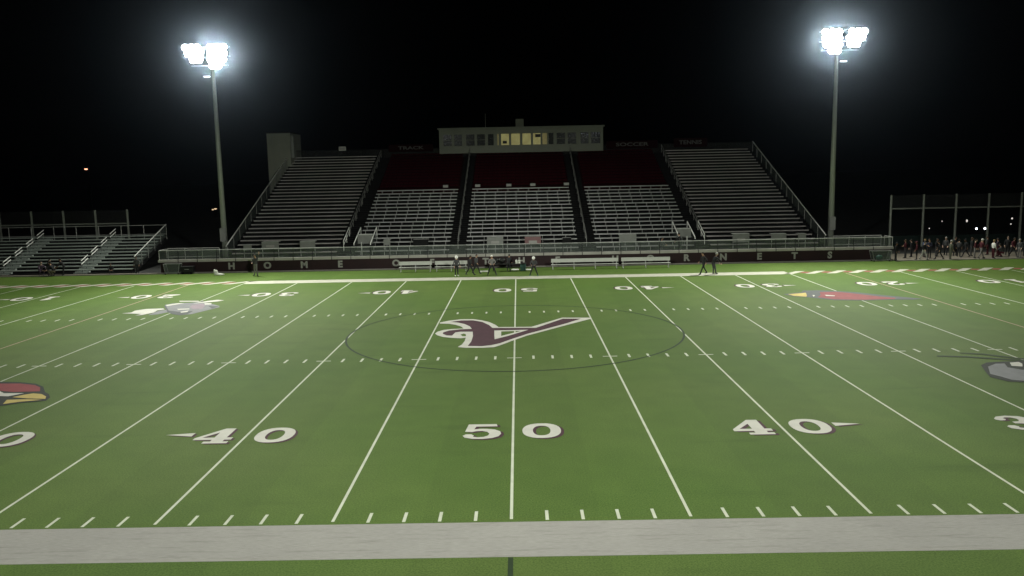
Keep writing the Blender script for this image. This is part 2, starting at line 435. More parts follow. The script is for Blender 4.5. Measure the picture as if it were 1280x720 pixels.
emblem('bird_emblem', 'long red bird head emblem on the far right of the turf', (940, 350), 5.818, [
 ('dark_outline', [[(230,104),(360,90),(370,78),(480,76),(600,80),(760,90),(960,112),(1240,137),(1180,144),(1050,143),(820,150),(600,148),(470,134),(400,126),(300,120)]], 'grey_dark'),
 ('red_plumage', [[(492,90),(600,87),(700,95),(930,122),(1045,132),(1040,139),(820,145),(600,142),(478,126),(500,110)]], 'card_red_far'),
 ('yellow_beak', [[(262,105),(392,94),(400,115),(394,123),(305,117)]], 'yellow'),
 ('white_streaks', [[(440,111),(458,113),(448,124)], [(530,110),(604,115),(600,119),(540,118)]], 'number_white')])
emblem('bird_emblem', 'red bird head emblem with yellow beak at the left edge near number 30', (0, 460), 6., [
 ('dark_outline', [[(-420,190),(-300,140),(-150,112),(0,104),(150,107),(270,119),(325,142),(338,182),(368,198),(376,222),(345,247),(150,264),(0,287),(-150,300),(-300,280)]], 'black_paint'),
 ('red_plumage', [[(-380,190),(-280,150),(-120,124),(0,119),(150,119),(260,130),(302,148),(300,177),(100,182),(0,173),(-150,190),(-250,240)]], 'card_red'),
 ('yellow_beak', [[(92,222),(170,205),(250,193),(312,198),(346,216),(340,234),(210,231)], [(22,273),(52,241),(200,237),(318,241),(150,256)]], 'yellow'),
 ('white_cheek', [[(-40,185),(0,177),(30,192),(182,192),(60,216),(0,214)]], 'number_white')])
emblem('insect_emblem', 'grey insect head emblem with long dark antennae at the right edge', (1140, 400), 4.5, [
 ('dark_outline', [[(388,255),(420,240),(520,234),(640,232),(820,234),(950,262),(960,300),(860,336),(740,350),(630,352),(540,347),(440,322),(412,290)]], 'black_paint'),
 ('antennae', [[(140,201),(300,205),(460,215),(700,231),(700,237),(460,222),(300,211),(140,207)], [(272,185),(400,190),(520,205),(700,226),(700,231),(520,212),(400,196),(272,189)]], 'soccer_line'),
 ('grey_face', [[(428,264),(470,248),(520,246),(538,268),(620,282),(800,275),(900,285),(850,318),(740,340),(640,345),(560,338),(500,320),(440,305)]], 'grey_paint'),
 ('white_eye', [[(550,242),(600,238),(620,248),(622,264),(560,260)]], 'number_white')])

# ================================================================== GRANDSTAND
DY, DZ = .90, .345
SY, SZ = 59.35, 1.60         # front edge and height of the first seat
NROW = 29
def deck_outline(r0, r1, drop=.42):
    pts = []
    for r in range(r0, r1):
        y = SY-.25+r*DY; z = SZ-drop+r*DZ
        if r == r0: pts.append((y, z-.35 if r0 else 0.0))
        pts += [(y, z), (y+DY, z)]
    yb = SY-.25+r1*DY; zb = SZ-drop+(r1-1)*DZ
    pts.append((yb, zb-.5))
    pts.append((SY-.25+r0*DY+.8, (SZ-drop+r0*DZ-.55) if r0 else 0.0))
    return pts
def bench_plank(x0, x1, m):
    b = MB(); h = .045
    b.box(x0, 0, -h, x1, .27, 0); b.box(x0, -.012, -.10, x1, 0.018, -.003)
    nf = len(b.bm.faces); x = x0+.5
    while x < x1-.2: b.box(x-.02, .16, -.42, x+.02, .22, -h-.002); x += 1.83
    b.bm.faces.ensure_lookup_table()
    for f in b.bm.faces[nf:]: f.material_index = 1
    o = b.build('bench', m); o.data.materials.append(M['deck']); return o
def bench_back(x0, x1, ph):
    b = MB(); h = .045
    b.box(x0, 0, -h, x1, .27, 0); b.box(x0, -.012, -.10, x1, 0.018, -.003)
    x = x0+ph
    while x < x1-.05:
        b.box(x-.024, -.01, -.42, x+.024, .03, -.102); x += 1.16
    return b.build('bench', M['alu'])
def rowloc(r): return (0, SY+r*DY, SZ+r*DZ)
SECT = [('outer', -27.6, -17.3, 'aluminium bench rows of the leftmost section of the big grandstand'),
        ('mid', -15.7, -6.35, 'bench seating with maroon upper rows left of the press box centre, between two aisles'),
        ('mid', -4.95, 6.15, 'bench seating with maroon upper rows directly below the press box'),
        ('mid', 7.7, 17.4, 'bench seating with maroon upper rows right of the press box centre, between two aisles'),
        ('outer', 18.75, 29.2, 'aluminium bench rows of the rightmost section of the big grandstand')]
for kind, x0, x1, lab in SECT:
    t = thing('bleacher_section', lab, 'bleacher', ((x0+x1)/2, SY, 0), 'seating sections of the grandstand')
    xm = (x0+x1)/2; a, b = x0-xm, x1-xm
    def part(o, loc=None):
        o.parent = t
        if loc: o.location = (loc[0], loc[1]-SY, loc[2])
        return o
    if kind == 'outer':
        d = MB(); d.prism([(p[0]-SY, p[1]) for p in deck_outline(0, NROW)], 'x', a, b); part(d.build('deck', M['deck']))
        proto = bench_plank(a+.06, b-.06, M['alu_outer']); part(proto, rowloc(0))
        for r in range(1, NROW):
            c = proto.copy(); COL.objects.link(c); part(c, rowloc(r))
    else:
        NL = 17
        d = MB(); d.prism([(p[0]-SY, p[1]) for p in deck_outline(0, NL)], 'x', a, b); part(d.build('deck', M['dark_deck']))
        d = MB(); d.prism([(p[0]-SY, p[1]) for p in deck_outline(NL, NROW)], 'x', a, b); part(d.build('upper_deck', M['maroon_deck']))
        p0 = bench_back(a+.1, b-.1, .55); part(p0, rowloc(0)); p1 = bench_back(a+.1, b-.1, .3)
        part(p1, rowloc(4))
        for r in range(1, NL):
            if r == 4: continue
            c = (p1 if (r//4) % 2 else p0).copy(); COL.objects.link(c); part(c, rowloc(r))
        yb = SY-.25+NL*DY; zb = SZ-.42+NL*DZ
        d = MB(); d.box(a, yb-SY-.06, zb-.36, b, yb-SY-.004, zb+.25); part(d.build('divider_wall', M['maroon_deck']))
        def mseat():
            s = MB(); n = int((b-a-.3)/.52); st = (b-a-.3)/n
            for i in range(n):
                xx = a+.15+i*st+.03
                s.box(xx, 0, -.04, xx+st-.06, .40, 0); s.box(xx, .40, -.02, xx+st-.06, .44, .20)
            return s.build('maroon_seat_row', M['maroon_seat'])
        m0 = mseat(); part(m0, (0, SY+NL*DY+.1, SZ+NL*DZ))
        for r in range(NL+1, NROW):
            c = m0.copy(); COL.objects.link(c); part(c, (0, SY+r*DY+.1, SZ+r*DZ))

AISLE = [(-17.3, -15.7, 'dark aisle steps with a pale handrail right of the leftmost seating section'), (-6.35, -4.95, 'dark aisle steps with a thin handrail left of the central seating section'),
         (6.15, 7.7, 'dark aisle steps with a thin handrail right of the central seating section'), (17.4, 18.75, 'dark aisle steps with a pale handrail left of the rightmost seating section')]
for i, (x0, x1, lab) in enumerate(AISLE):
    t = thing('aisle_stairs', lab, 'stairs', ((x0+x1)/2, SY, 0), 'aisle stairs of the grandstand')
    w = (x1-x0)/2
    pts = []
    for r in range(NROW*2):
        y = -.25+r*DY/2; z = SZ-.42+r*DZ/2
        if r == 0: pts.append((y, 0))
        pts += [(y, z), (y+DY/2, z)]
    pts += [(-.25+NROW*DY, SZ+NROW*DZ-1), (.6, 0)]
    d = MB(); d.prism(pts, 'x', -w+.004, w-.004); d.build('steps', M['dark_deck'], t)
    outer = i in (0, 3)
    off = (.0 if not outer else (-.35 if i == 0 else .35))
    n = 7; segs = [(1.0+j*3.6, 1.0+j*3.6+3.0) for j in range(n)]
    for a, b in segs:
        h = MB()
        for hh, rr in (((.95, .045), (.55, .035)) if outer else ((.92, .035), (.5, .022))):
            h.tube((off, a, SZ-.42+a*DZ/DY+hh), (off, b, SZ-.42+b*DZ/DY+hh), rr)
        for yy in (a, (a+b)/2, b): h.tube((off, yy, SZ-.45+yy*DZ/DY), (off, yy, SZ-.42+yy*DZ/DY+(.95 if outer else .92)), .03)
        h.build('handrail', M['bright_pipe'] if outer and a < 2 else M['dull_pipe'], t)

# sloping side guards of the stand
for s, X, lab in ((-1, -28.1, 'sloping guard rail with mesh up the left side of the grandstand'), (1, 29.9, 'sloping guard rail with mesh up the right side of the grandstand')):
    t = thing('side_guardrail', lab, 'railing', (X, SY, 0), 'sloping side guard rails')
    k = DZ/DY
    L = NROW*DY-.3
    h = MB()
    for dx, dz in ((0, 1.42), (.10*s, 1.26)): h.tube((dx, .4, SZ-.42+.4*k+dz-.35), (dx, L, SZ-.42+L*k+dz-.35), .045)
    h.build('top_rail', M['bright_pipe'], t)
    n = MB(); n.quad((.02, .4, SZ-.5+.4*k), (.02, L, SZ-.5+L*k), (.02, L, SZ-.42+L*k+.95), (.02, .4, SZ-.42+.4*k+.95)); n.build('mesh_panel', M['net'], t)
    for j in range(14):
        y = .4+j*(L-.4)/13
        p = MB(); p.tube((0, y, SZ-.6+y*k), (0, y, SZ-.42+y*k+1.05), .035); p.build('post', M['dull_pipe'], t)
    st = MB(); w0, w1 = sorted((-s*.07, -s*.48)); pts = []
    for r in range(NROW):
        y = -.25+r*DY; z = SZ-.46+r*DZ
        if r == 0: pts.append((y, 0))
        pts += [(y, z), (y+DY, z)]
    pts += [(-.25+NROW*DY, SZ+NROW*DZ-1.2), (.6, 0)]
    st.prism(pts, 'x', w0, w1); st.build('side_skirt', M['dark_deck'], t)

# rear guard fence with posts and banners
YB = SY-.25+NROW*DY+.1; ZB = SZ-.42+(NROW-1)*DZ
t = thing('rear_fence', 'dark guard fence along the top back edge of the grandstand', 'fence', (.7, YB, 0))
f = MB(); f.tube((-28.8, 0, ZB+1.25), (29.2, 0, ZB+1.25), .035); f.tube((-28.8, 0, ZB+.1), (29.2, 0, ZB+.1), .03); f.build('rails', M['deck'], t)
for i in range(21):
    x = -28.8+i*2.9; p = MB(); p.tube((x, 0, ZB-2.5), (x, 0, ZB+1.27), .035); p.build('post', M['deck'], t)
f = MB(); f.quad((-28.8, .02, ZB), (29.2, .02, ZB), (29.2, .02, ZB+1.25), (-28.8, .02, ZB+1.25)); f.build('mesh_panel', M['fence_net'], t)
banner_txt = mat('banner_letter', (.10, .10, .10), .7, .05)
for u0, u1, v0, v1, s, lab in ((486, 541, 180, 190, 'TRACK', 'dark banner reading TRACK left of the press box'),
                       (758, 822, 175, 186, 'SOCCER', 'dark banner with pale lettering just right of the press box'),
                       (842, 884, 172, 184, 'TENNIS', 'dark banner with pale lettering above the rightmost seating section')):
    a = aty(u0, v1, YB-.1); b = aty(u1, v0, YB-.1)
    t = thing('banner', lab, 'banner', ((a.x+b.x)/2, YB-.1, a.z), 'banners on the rear fence')
    w = (b.x-a.x)/2; h = b.z-a.z
    p = MB(); p.box(-w, -.02, 0, w, .02, h); p.build('cloth', M['maroon_deck'], t)
    me = text_mesh(s, h*.62, .01, .01); me.materials.append(banner_txt); o = link('lettering', me, t); o.location = (0, -.03, h*.5)
    xs = [v.co.x for v in me.vertices]; sx = min(1.8, 1.35*w/(max(xs)-min(xs))*1.0); o.scale = (sx, 1, 1)

# small white loudspeaker box on the rear left
c = aty(428, 186, YB-.6)
t = thing('loudspeaker', 'small white box speaker at the top of the leftmost seating section', 'speaker', c)
p = MB(); p.box(-.42, -.15, -.22, .42, .15, .26); p.build('cabinet', M['white_cloth'], t, bevel=.02)
p = MB(); p.box(-.36, -.17, -.16, .36, -.152, .2); p.build('grille', M['panel_face'], t)
p = MB(); p.tube((0, 0, -.22), (0, 0, -1.3), .03); p.build('stand', M['deck'], t)

# loudspeaker-like grey boxes on the divider wall
for i, (u, v) in enumerate(((557, 232), (597, 228), (636, 227.5), (666, 226.5), (708, 226))):
    c = aty(u, v, SY+17*DY-.3)
    lab = ['leftmost small grey box on the ledge above the lower benches', 'second small grey box on the ledge from the left', 'small grey box on the ledge under the lit windows',
           'small grey box on the ledge right of the lit windows', 'rightmost small grey box on the ledge above the lower benches'][i]
    t = thing('ledge_box', lab, 'box', (c.x, SY-.25+17*DY, SZ-.42+17*DZ+.26), 'grey boxes on the ledge')
    p = MB(); p.box(-.30, -.1, -.02, .30, .12, .30); p.build('case', M['panel'], t, bevel=.02)
    p = MB(); p.box(-.25, -.112, .03, .25, -.102, .25); p.build('face', M['panel_face'], t)
    p = MB(); p.box(-.2, -.06, -.1, .2, .0, -.022); p.build('bracket', M['deck'], t)

# stair tower at the top left
a = aty(333, 167, 82.6); b = aty(362, 167, 82.6)
t = thing('stair_tower', 'tall beige panelled tower behind the top left corner of the grandstand', 'tower', (a.x, 82.6, 0))
w = b.x-a.x
p = MB(); p.box(0, 0, 0, w, 5, a.z); p.build('wall', M['tower'], t)
p = MB(); p.box(-.08, -.08, a.z+.002, w+.08, 5.08, a.z+.16); p.build('roof', M['deck'], t)
p = MB()
for i in range(1, 4): p.box(w*i/4-.015, -.012, 4, w*i/4+.015, -.002, a.z-.02)
p.build('panel_joint', M['panel'], t)
p = MB(); p.box(w+.002, .3, a.z-3, w+.35, .5, a.z-.3); p.build('side_frame', M['panel'], t)

# press box
PY = 84.9
a = aty(549.5, 191.5, PY); b = aty(754, 189, PY); zt = aty(650, 160, PY).z; z0 = aty(650, 190.3, PY).z
t = thing('press_box', 'long pale press box with a row of windows above the grandstand, centre ones lit yellow', 'press box', ((a.x+b.x)/2, PY, 0))
cx0 = (a.x+b.x)/2; w = (b.x-a.x)/2
fr = MB()
zs0 = aty(650, 181.3, PY).z; zs1 = aty(650, 166.5, PY).z
fr.box(-w, 0, z0, w, .12, zs0-.002); fr.box(-w, 0, zs1+.002, w, .12, zt)      # below and above the window band
fr.box(-w, .121, z0, w, 3.4, z0+.12); fr.box(-w, 3.4, z0, w, 3.5, zt); fr.box(-w, .121, z0+.12, -w+.1, 3.4, zt); fr.box(w-.1, .121, z0+.12, w, 3.4, zt)
fr.build('wall', M['cream'], t)
rf = MB(); rf.box(-w-.18, -.18, zt+.002, w+.18, 3.7, zt+.16); rf.build('roof', M['cream'], t)
wins = [(122,178,0),(192,245,0),(268,325,0),(338,392,0),(408,447,0),(468,480,3),(492,546,2),(556,616,1),(628,686,1),(696,748,2),(756,790,3),(797,830,0),(848,905,0),(918,975,0),(1000,1055,0),(1068,1130,0)]
prev = -w
for i, (p0, p1, k) in enumerate(wins):
    u0, u1 = 530+p0/5.12, 530+p1/5.12
    x0 = aty(u0, 174, PY).x-cx0; x1 = aty(u1, 174, PY).x-cx0
    m = MB(); m.box(prev+.002, 0, zs0, x0-.002, .12, zs1); m.build('mullion', M['cream'], t); prev = x1
    f = MB(); e = .035
    f.box(x0, -.02, zs0, x1, .10, zs0+e); f.box(x0, -.02, zs1-e, x1, .10, zs1); f.box(x0, -.02, zs0+e, x0+e, .10, zs1-e); f.box(x1-e, -.02, zs0+e, x1, .10, zs1-e)
    if x1-x0 > .8 and k == 0: f.box(x0+e, -.015, (zs0+zs1)/2-.03, x1-e, .08, (zs0+zs1)/2+.03)
    fo = f.build('window', M['tower'], t)
    g = MB(); g.box(x0+e, .06, zs0+e, x1-e, .075, zs1-e); g.build('pane', {0: M['dark_glass'], 1: M['lit'], 2: M['lit'], 3: M['lit_dim']}[k], fo)
m = MB(); m.box(prev+.002, 0, zs0, w, .12, zs1); m.build('mullion', M['cream'], t)
x = aty(632, 174, PY)
def blk(u0, u1, v0, v1, nm):
    p, q = aty(u0, v1, PY), aty(u1, v0, PY); m = MB(); m.box(p.x-cx0, -.03, p.z, q.x-cx0, .058, q.z); m.build(nm, M['black'], t)
blk(628.5, 633.5, 176, 179.5, 'monitor'); blk(669, 675.5, 167.5, 171.5, 'monitor')
p = aty(644.5, 160, PY+1); q = aty(654.5, 148.5, PY+1)
m = MB(); m.box(p.x-cx0, .8, zt+.162, q.x-cx0, 1.9, q.z); m.build('rooftop_unit', M['tower'], t, bevel=.04)
p = aty(606.5, 142, PY+1)
m = MB(); m.tube((p.x-cx0, 1, zt+.162), (p.x-cx0, 1, p.z), .05, .03); m.build('antenna', M['dull_pipe'], t)
m = MB()
for xx in (-w+.5, -w/2, 0, w/2, w-.5): m.box(xx-.12, 1, z0-6, xx+.12, 1.25, z0-.002)
m.build('support_column', M['deck'], t)

# ---- walkway, railing and lettered wall in front
WY = 57.2
t = thing('front_wall', 'low maroon wall lettered HOME OF THE HORNETS below the walkway', 'wall', (.8, WY, 0))
p = MB(); p.box(-34.4, 0, 0, 34.4, .2, 1.03); p.build('wall', M['maroon_wall'], t)
SLOTS = [(288,'H'),(333,'O'),(379,'M'),(424,'E'),(494,'O'),(539,'F'),(606,'T'),(651,'H'),(696,'E'),(768,'H'),(812,'O'),(857,'R'),(903,'N'),(948,'E'),(992,'T'),(1036,'S')]
for u, ch in SLOTS:
    me = text_mesh(ch, .84, .03, .04); me.materials.append(M['letter'])
    o = link('letter', me, t); c = aty(u+1, 325, WY); o.location = (c.x-.8, -.02, .56); o.scale = (1.05, 1, 1)
t = thing('front_walkway', 'raised concrete walkway running along the foot of the grandstand', 'walkway', (.8, WY, 0))
p = MB(); p.box(-34.6, -.06, 1.05, 34.6, .22, 1.29); p.build('edge_beam', M['slab'], t)
p = MB(); p.box(-34.6, .222, 1.07, 34.6, SY-.27-WY, 1.18); p.build('slab', M['deck'], t)
# gaps / joints on the edge beam
t = thing('walkway_railing', 'long pipe railing with grey mesh along the front walkway', 'railing', (.8, WY, 1.18))
p = MB(); p.tube((-34.5, .05, .98), (34.5, .05, .98), .032); p.build('top_rail', M['pipe'], t)
for s in (-1, 1):
    p = MB(); p.tube((34.5*s, .05, .98), (34.5*s, 1.75, .98), .032); p.tube((34.5*s, 1.75, .1), (34.5*s, 1.75, .98), .032); p.build('return_rail', M['pipe'], t)
for i in range(39):
    x = -34.5+69*i/38
    p = MB(); p.box(x-.03, -.09, -.14, x+.03, -.062, .12); p.tube((x, .05, .12), (x, .05, .97), .028); p.build('post', M['deck'] if i not in (0, 38) else M['pipe'], t)
p = MB(); p.quad((-34.5, .05, .13), (34.5, .05, .13), (34.5, .05, .96), (-34.5, .05, .96)); p.build('mesh_panel', M['net'], t)
for s, lab in ((-1, 'back railing of the walkway left of the grandstand'), (1, 'back railing of the walkway right of the grandstand')):
    x0, x1 = (-33.6, -28.6) if s < 0 else (30.4, 35.0)
    t = thing('back_railing', lab, 'railing', ((x0+x1)/2, WY+1.8, 1.18), 'back railings of the walkway')
    w = (x1-x0)/2
    p = MB(); p.tube((-w, 0, 1.02), (w, 0, 1.02), .03); p.tube((-w, 0, .2), (w, 0, .2), .025); p.build('rail', M['pipe'], t)
    for k in range(4): p = MB(); x = -w+2*w*k/3; p.tube((x, 0, 0), (x, 0, 1.02), .03); p.build('post', M['pipe'], t)
    p = MB(); p.quad((-w, 0, .1), (w, 0, .1), (w, 0, 1.0), (-w, 0, 1.0)); p.build('mesh_panel', M['net'], t)

# ---- partitions at the accessible seats
PANELS = [(305.5,315.3,305.5,312.5,0,'small slatted grey panel at the left end of the front row'),(328.4,349,301.7,310.3,1,'grey panel with pale face, second from the left end of the front row'),(376,394.5,301,310.6,0,'plain grey panel, third from the left end of the front row'),
 (480,488,299.3,306,0,'small grey panel beside the left tunnel stair'),(517,535.5,298.8,312,2,'large dark grey panel in front of the left middle benches'),(609,629,296.3,305.5,1,'grey panel with pale face in front of the central benches'),
 (656,676,295.5,305,3,'faded red panel with pale lettering in front of the central benches'),(703,714,297,307,2,'narrow dark panel at the right of the central benches'),(773.5,795,293,302,0,'plain grey panel in front of the right middle benches'),
 (915,936,291.5,303,1,'grey panel with pale face left in the front row of the rightmost section'),(963,982,291.5,300,0,'plain grey panel in the middle front of the rightmost section'),(996.5,1006.5,291.5,300,0,'small grey panel at the right end of the front row')]
for u0, u1, v0, v1, k, lab in PANELS:
    Y = SY-.05; a = aty(u0, v1, Y); b = aty(u1, v0, Y); w = (b.x-a.x)/2; h = b.z-a.z
    t = thing('seat_partition', lab, 'panel', ((a.x+b.x)/2, Y-.25, a.z), 'partition panels along the front row')
    p = MB(); p.box(-w, 0, 0, w, .06, h); p.build('board', {0: M['panel'], 1: M['panel'], 2: M['deck'], 3: M['panel_pink']}[k], t)
    p = MB(); p.box(-w, .061, h-.05, w, .75, h); p.build('ledge', M['panel'], t)
    if k in (1, 3): p = MB(); p.box(-w*.5, -.012, h*.12, w*.5, -.002, h*.48); p.build('plate', M['panel_face'], t)
    for s in (-1, 1): p = MB(); p.tube((s*(w-.05), .03, 1.18-a.z), (s*(w-.05), .03, -.002), .025); p.build('leg', M['pipe'], t)

# ---- tunnel stairs with side rails
for s, xa, xb, lab in ((-1, -15.6, -14.0, 'tunnel opening with two sloping rails in the left middle benches'), (1, 15.75, 17.25, 'tunnel opening with two sloping rails in the right middle benches')):
    t = thing('tunnel_entrance', lab, 'entrance', ((xa+xb)/2, SY, 1.18), 'tunnel entrances'); w = (xb-xa)/2
    k = DZ/DY
    p = MB(); p.box(-w-.05, -.3, 0, -w+.05, 3.6, 1.0); p.box(w-.05, -.3, 0, w+.05, 3.6, 1.0); p.build('side_wall', M['deck'], t)
    p = MB(); p.box(-w+.06, .9, 0, w-.06, 1.0, .95); p.build('opening', M['black'], t)  # black sheet stands in for the darkness inside the tunnel
    p = MB(); p.box(-w+.06, 1.4, 1.0, w-.06, 1.5, 1.85); p.build('back_wall', M['panel'], t)
    p = MB(); p.box(-w+.06, -.06, 1.86, w-.06, 0.0, 1.861); p.bm.clear(); p.box(-w+.06, 1.36, 1.86, w-.06, 1.56, 1.95); p.build('cap', M['pipe'], t)
    p = MB(); p.tube((-.05, -.3, 0), (-.05, -.3, 1.3), .05); p.build('centre_post', M['pipe'], t)
    for x in (-w, w):
        p = MB(); p.tube((x, -.2, 1.0+.15), (x, 3.6, 1.0+3.8*k+.0), .05); p.tube((x, -.2, .0), (x, -.2, 1.15), .04); p.tube((x, 3.6, .9), (x, 3.6, 1.0+3.8*k), .04); p.build('rail', M['bright_pipe'], t)
        p = MB(); p.quad((x, -.2, .3), (x, 3.6, 1.2), (x, 3.6, 1.0+3.7*k), (x, -.2, 1.1)); p.build('mesh_panel', M['net'], t)

# ================================================================== LIGHT POLES
def light_pole(px, py, h, labels, toward, mir, power, spread, blend, out):
    t = thing('floodlight_pole', labels, 'floodlight pole', (px, py, 0), 'floodlight poles round the field')
    p = MB(); p.tube((0,0,0), (0,0,h+1.2), .30, .15, 16); p.build('pole', M['pole'], t, True)
    p = MB(); p.box(-.5,-.5,-.001,.5,.5,.35); p.build('footing', M['concrete'], t)
    fy = math.copysign(1, toward[1]-py)
    p = MB()
    for z, a, b in ((h+2.0, -2.7, 1.8), (h+1.1, -2.7, 1.8), (h+.25, -2.0, 1.6)):
        p.box(min(mir*a, mir*b), fy*.2-.06, z-.05, max(mir*a, mir*b), fy*.2+.06, z+.05)
    p.tube((0,0,h+1.2), (0,0,h+2.1), .14)
    p.build('crossarm', M['fixture'], t)
    lamps = []
    for r, (z, xs) in enumerate(((h+1.95, (-2.40, -1.82, -1.25, .02, .66, 1.30)), (h+1.38, (-2.18, -1.6, -1.02, .0, .64, 1.28)), (h+.8, (-1.72, -1.12, -.02, .60, 1.2)), (h+.22, (.1, .68,)))):
        for x in xs: lamps.append((mir*x, z))
    for x, z in lamps:
        y = fy*.45
        d = (Vector(toward)-Vector((px+x, py+y, z))).normalized()
        c = Vector((x, y, z))
        q = MB(); q.tube(c-d*.35, c, .12, .345, 14); head = q.build('floodlight', M['fixture'], t, False)
        q = MB(); q.tube(c+d*.002, c+d*.02, .33, .33, 14); q.build('lens', M['lens'], head)
    p = MB(); p.box(-.9*mir if mir > 0 else .3, fy*.2-.1, h-.82, -.3 if mir > 0 else .9, fy*.2+.1, h-.72)
    p.build('marker_bar', M['lens_dim'], t)
    p = MB(); p.box(-.28, fy*.32-.12, 2.6, .28, fy*.32+.12, 3.9); p.build('control_box', M['fixture'], t)
    # the light itself
    for cx_, n, aim, sp_, bl_ in ((-1.7*mir, out[0], out[1], out[2], out[3]), (.6*mir, 1-out[0], toward, spread, blend)):
        L = bpy.data.lights.new('flood_beam', 'SPOT'); L.energy = power*n; L.spot_size = math.radians(sp_); L.spot_blend = bl_
        L.color = (.96, 1., .87); L.shadow_soft_size = .9
        o = bpy.data.objects.new('flood_beam', L); COL.objects.link(o); o.parent = t
        c = Vector((cx_, fy*.85, h+1.2)); o.location = c
        d = Vector(aim)-Vector((px, py, h+1.2)); o.rotation_euler = d.to_track_quat('-Z', 'Y').to_euler()
    return t
light_pole(-29.1, 62, 19.4, 'tall floodlight pole with two lit lamp banks left of the grandstand', (-4, 20, 0), 1, FAR_W, 124, 1.0, (.22, (-44, 38, 0), 130, .8))
light_pole(31.3, 62, 19.6, 'tall floodlight pole with two lit lamp banks right of the grandstand', (4, 20, 0), -1, FAR_W, 124, 1.0, (.22, (44, 38, 0), 130, .8))
light_pole(-22, -38, 23, 'floodlight pole with lit lamp banks on the camera side, left', (-1, 20, 0), 1, NEAR_W, 44, .8, (.15, (-44, 44, 0), 34, .9))
light_pole(22, -38, 23, 'floodlight pole with lit lamp banks on the camera side, right', (1, 20, 0), -1, NEAR_W, 44, .8, (.15, (44, 44, 0), 34, .9))

# ================================================================== SIDE BLEACHER, NET FENCE, SCREENS
t = thing('side_bleacher', 'low aluminium bleacher with open rails left of the grandstand', 'bleacher', (-36.6, 58, 0))
bdy, bdz, NB = .74, .265, 11
L = 32
pts = [(-.25, 0)]
for r in range(NB): pts += [(-.25+r*bdy, .10+r*bdz), (-.25+(r+1)*bdy, .10+r*bdz)]
pts += [(-.25+NB*bdy, NB*bdz-.5), (.5, 0)]
p = MB(); p.prism(pts, 'x', -L, 0); p.build('deck', M['deck'], t)
side_alu = mat('side_bleacher_aluminium', (.36, .40, .38), .5, .12, .6, metal=.2)
b0 = MB(); b0.box(-L, 0, -.045, -.1, .27, 0); b0.box(-L, -.012, -.10, -.1, .018, -.003)
nf = len(b0.bm.faces)
for k in range(17): b0.box(-L+.4+k*1.9, .12, -.33, -L+.44+k*1.9, .2, -.047)
b0.bm.faces.ensure_lookup_table()
for f in b0.bm.faces[nf:]: f.material_index = 1
b0 = b0.build('bench', side_alu, t); b0.data.materials.append(M['deck']); b0.location = (0, 0, .45)
for r in range(1, NB): c = b0.copy(); COL.objects.link(c); c.parent = t; c.location = (0, r*bdy, .45+r*bdz)
zt_ = .1+NB*bdz
p = MB(); p.tube((-L, NB*bdy-.1, zt_+1.1), (0, NB*bdy-.1, zt_+1.1), .03); p.tube((-L, NB*bdy-.1, zt_+.15), (0, NB*bdy-.1, zt_+.15), .03)
for k in range(14): p.tube((-L*k/13.5, NB*bdy-.1, zt_-.4), (-L*k/13.5, NB*bdy-.1, zt_+1.1), .03)
p.build('back_rail', M['pipe'], t)
p = MB(); p.tube((0, .4, 1.55), (0, NB*bdy-.1, zt_+1.15), .045); p.build('side_rail', M['bright_pipe'], t)
p = MB(); p.quad((0, .4, .35), (0, NB*bdy-.1, zt_), (0, NB*bdy-.1, zt_+1.1), (0, .4, 1.5)); p.build('mesh_panel', M['net'], t)
for k in range(6): p = MB(); y = .4+k*(NB*bdy-.5)/5; z = .1+y/bdy*bdz; p.tube((0, y, z-.2), (0, y, z+1.2), .03); p.build('post', M['dull_pipe'], t)
for (ub, vb, ut, vt) in ((101, 333, 145, 292), (3, 333, 57, 294)):
    xx = aty(ub, vb, 58.2).x+36.6
    for k in range(4):
        y0_, y1_ = .35+k*2.0, .35+k*2.0+1.25
        p = MB()
        for hh in (1.0, .68): p.tube((xx, y0_, .1+y0_/bdy*bdz+hh), (xx, y1_, .1+y1_/bdy*bdz+hh), .045)
        p.build('aisle_rail', M['bright_pipe'], t)
        p = MB()
        for y in (y0_+.1, y1_-.1): p.tube((xx, y, .1+y/bdy*bdz), (xx, y, .1+y/bdy*bdz+.66), .03)
        p.build('rail_post', M['dull_pipe'], t)
    p = MB(); q = [(-.25, .002)]
    for r in range(NB*2): q += [(-.25+r*bdy/2, .12+r*bdz/2), (-.25+(r+1)*bdy/2, .12+r*bdz/2)]
    q += [(-.25+NB*bdy, NB*bdz-.4), (.5, .002)]
    p.prism(q, 'x', xx-.55, xx+.75); p.build('aisle_steps', side_alu, t)

def net_fence(x0, x1, n, lab, grp='tall net fences behind the ends of the field'):
    t = thing('net_fence', lab, 'fence', ((x0+x1)/2, 70, 0), grp); w = (x1-x0)/2
    for k in range(n):
        x = -w+2*w*k/(n-1); p = MB(); p.tube((x, 0, 0), (x, 0, 5.65), .13, .12, 10); p.build('post', M['pole'], t)
    for k in range(n-1):
        a, b = -w+2*w*k/(n-1)+.13, -w+2*w*(k+1)/(n-1)-.13
        p = MB(); p.tube((a, 0, 4.15), (b, 0, 4.15), .085); p.build('crossbar', M['pole'], t)
        p = MB(); p.quad((a, .0, 4.24), (b, .0, 4.24), (b, .0, 5.6), (a, .0, 5.6)); p.build('netting', M['fence_net'], t)
net_fence(-70.6, -42.45, 9, 'tall posts with a crossbar and netting behind the left bleacher')
net_fence(40.75, 68.9, 9, 'tall posts with a crossbar and netting behind the crowd on the right')
t = thing('windscreen_fence', 'low dark green windscreen fence behind the crowd on the right', 'fence', (56, 71, 0))
p = MB(); p.box(-15, 0, .1, 15, .05, 1.12); p.build('windscreen', M['windscreen'], t)
for k in range(11): p = MB(); x = -15+3*k; p.tube((x, .1, 0), (x, .1, 1.2), .04); p.build('post', M['deck'], t)

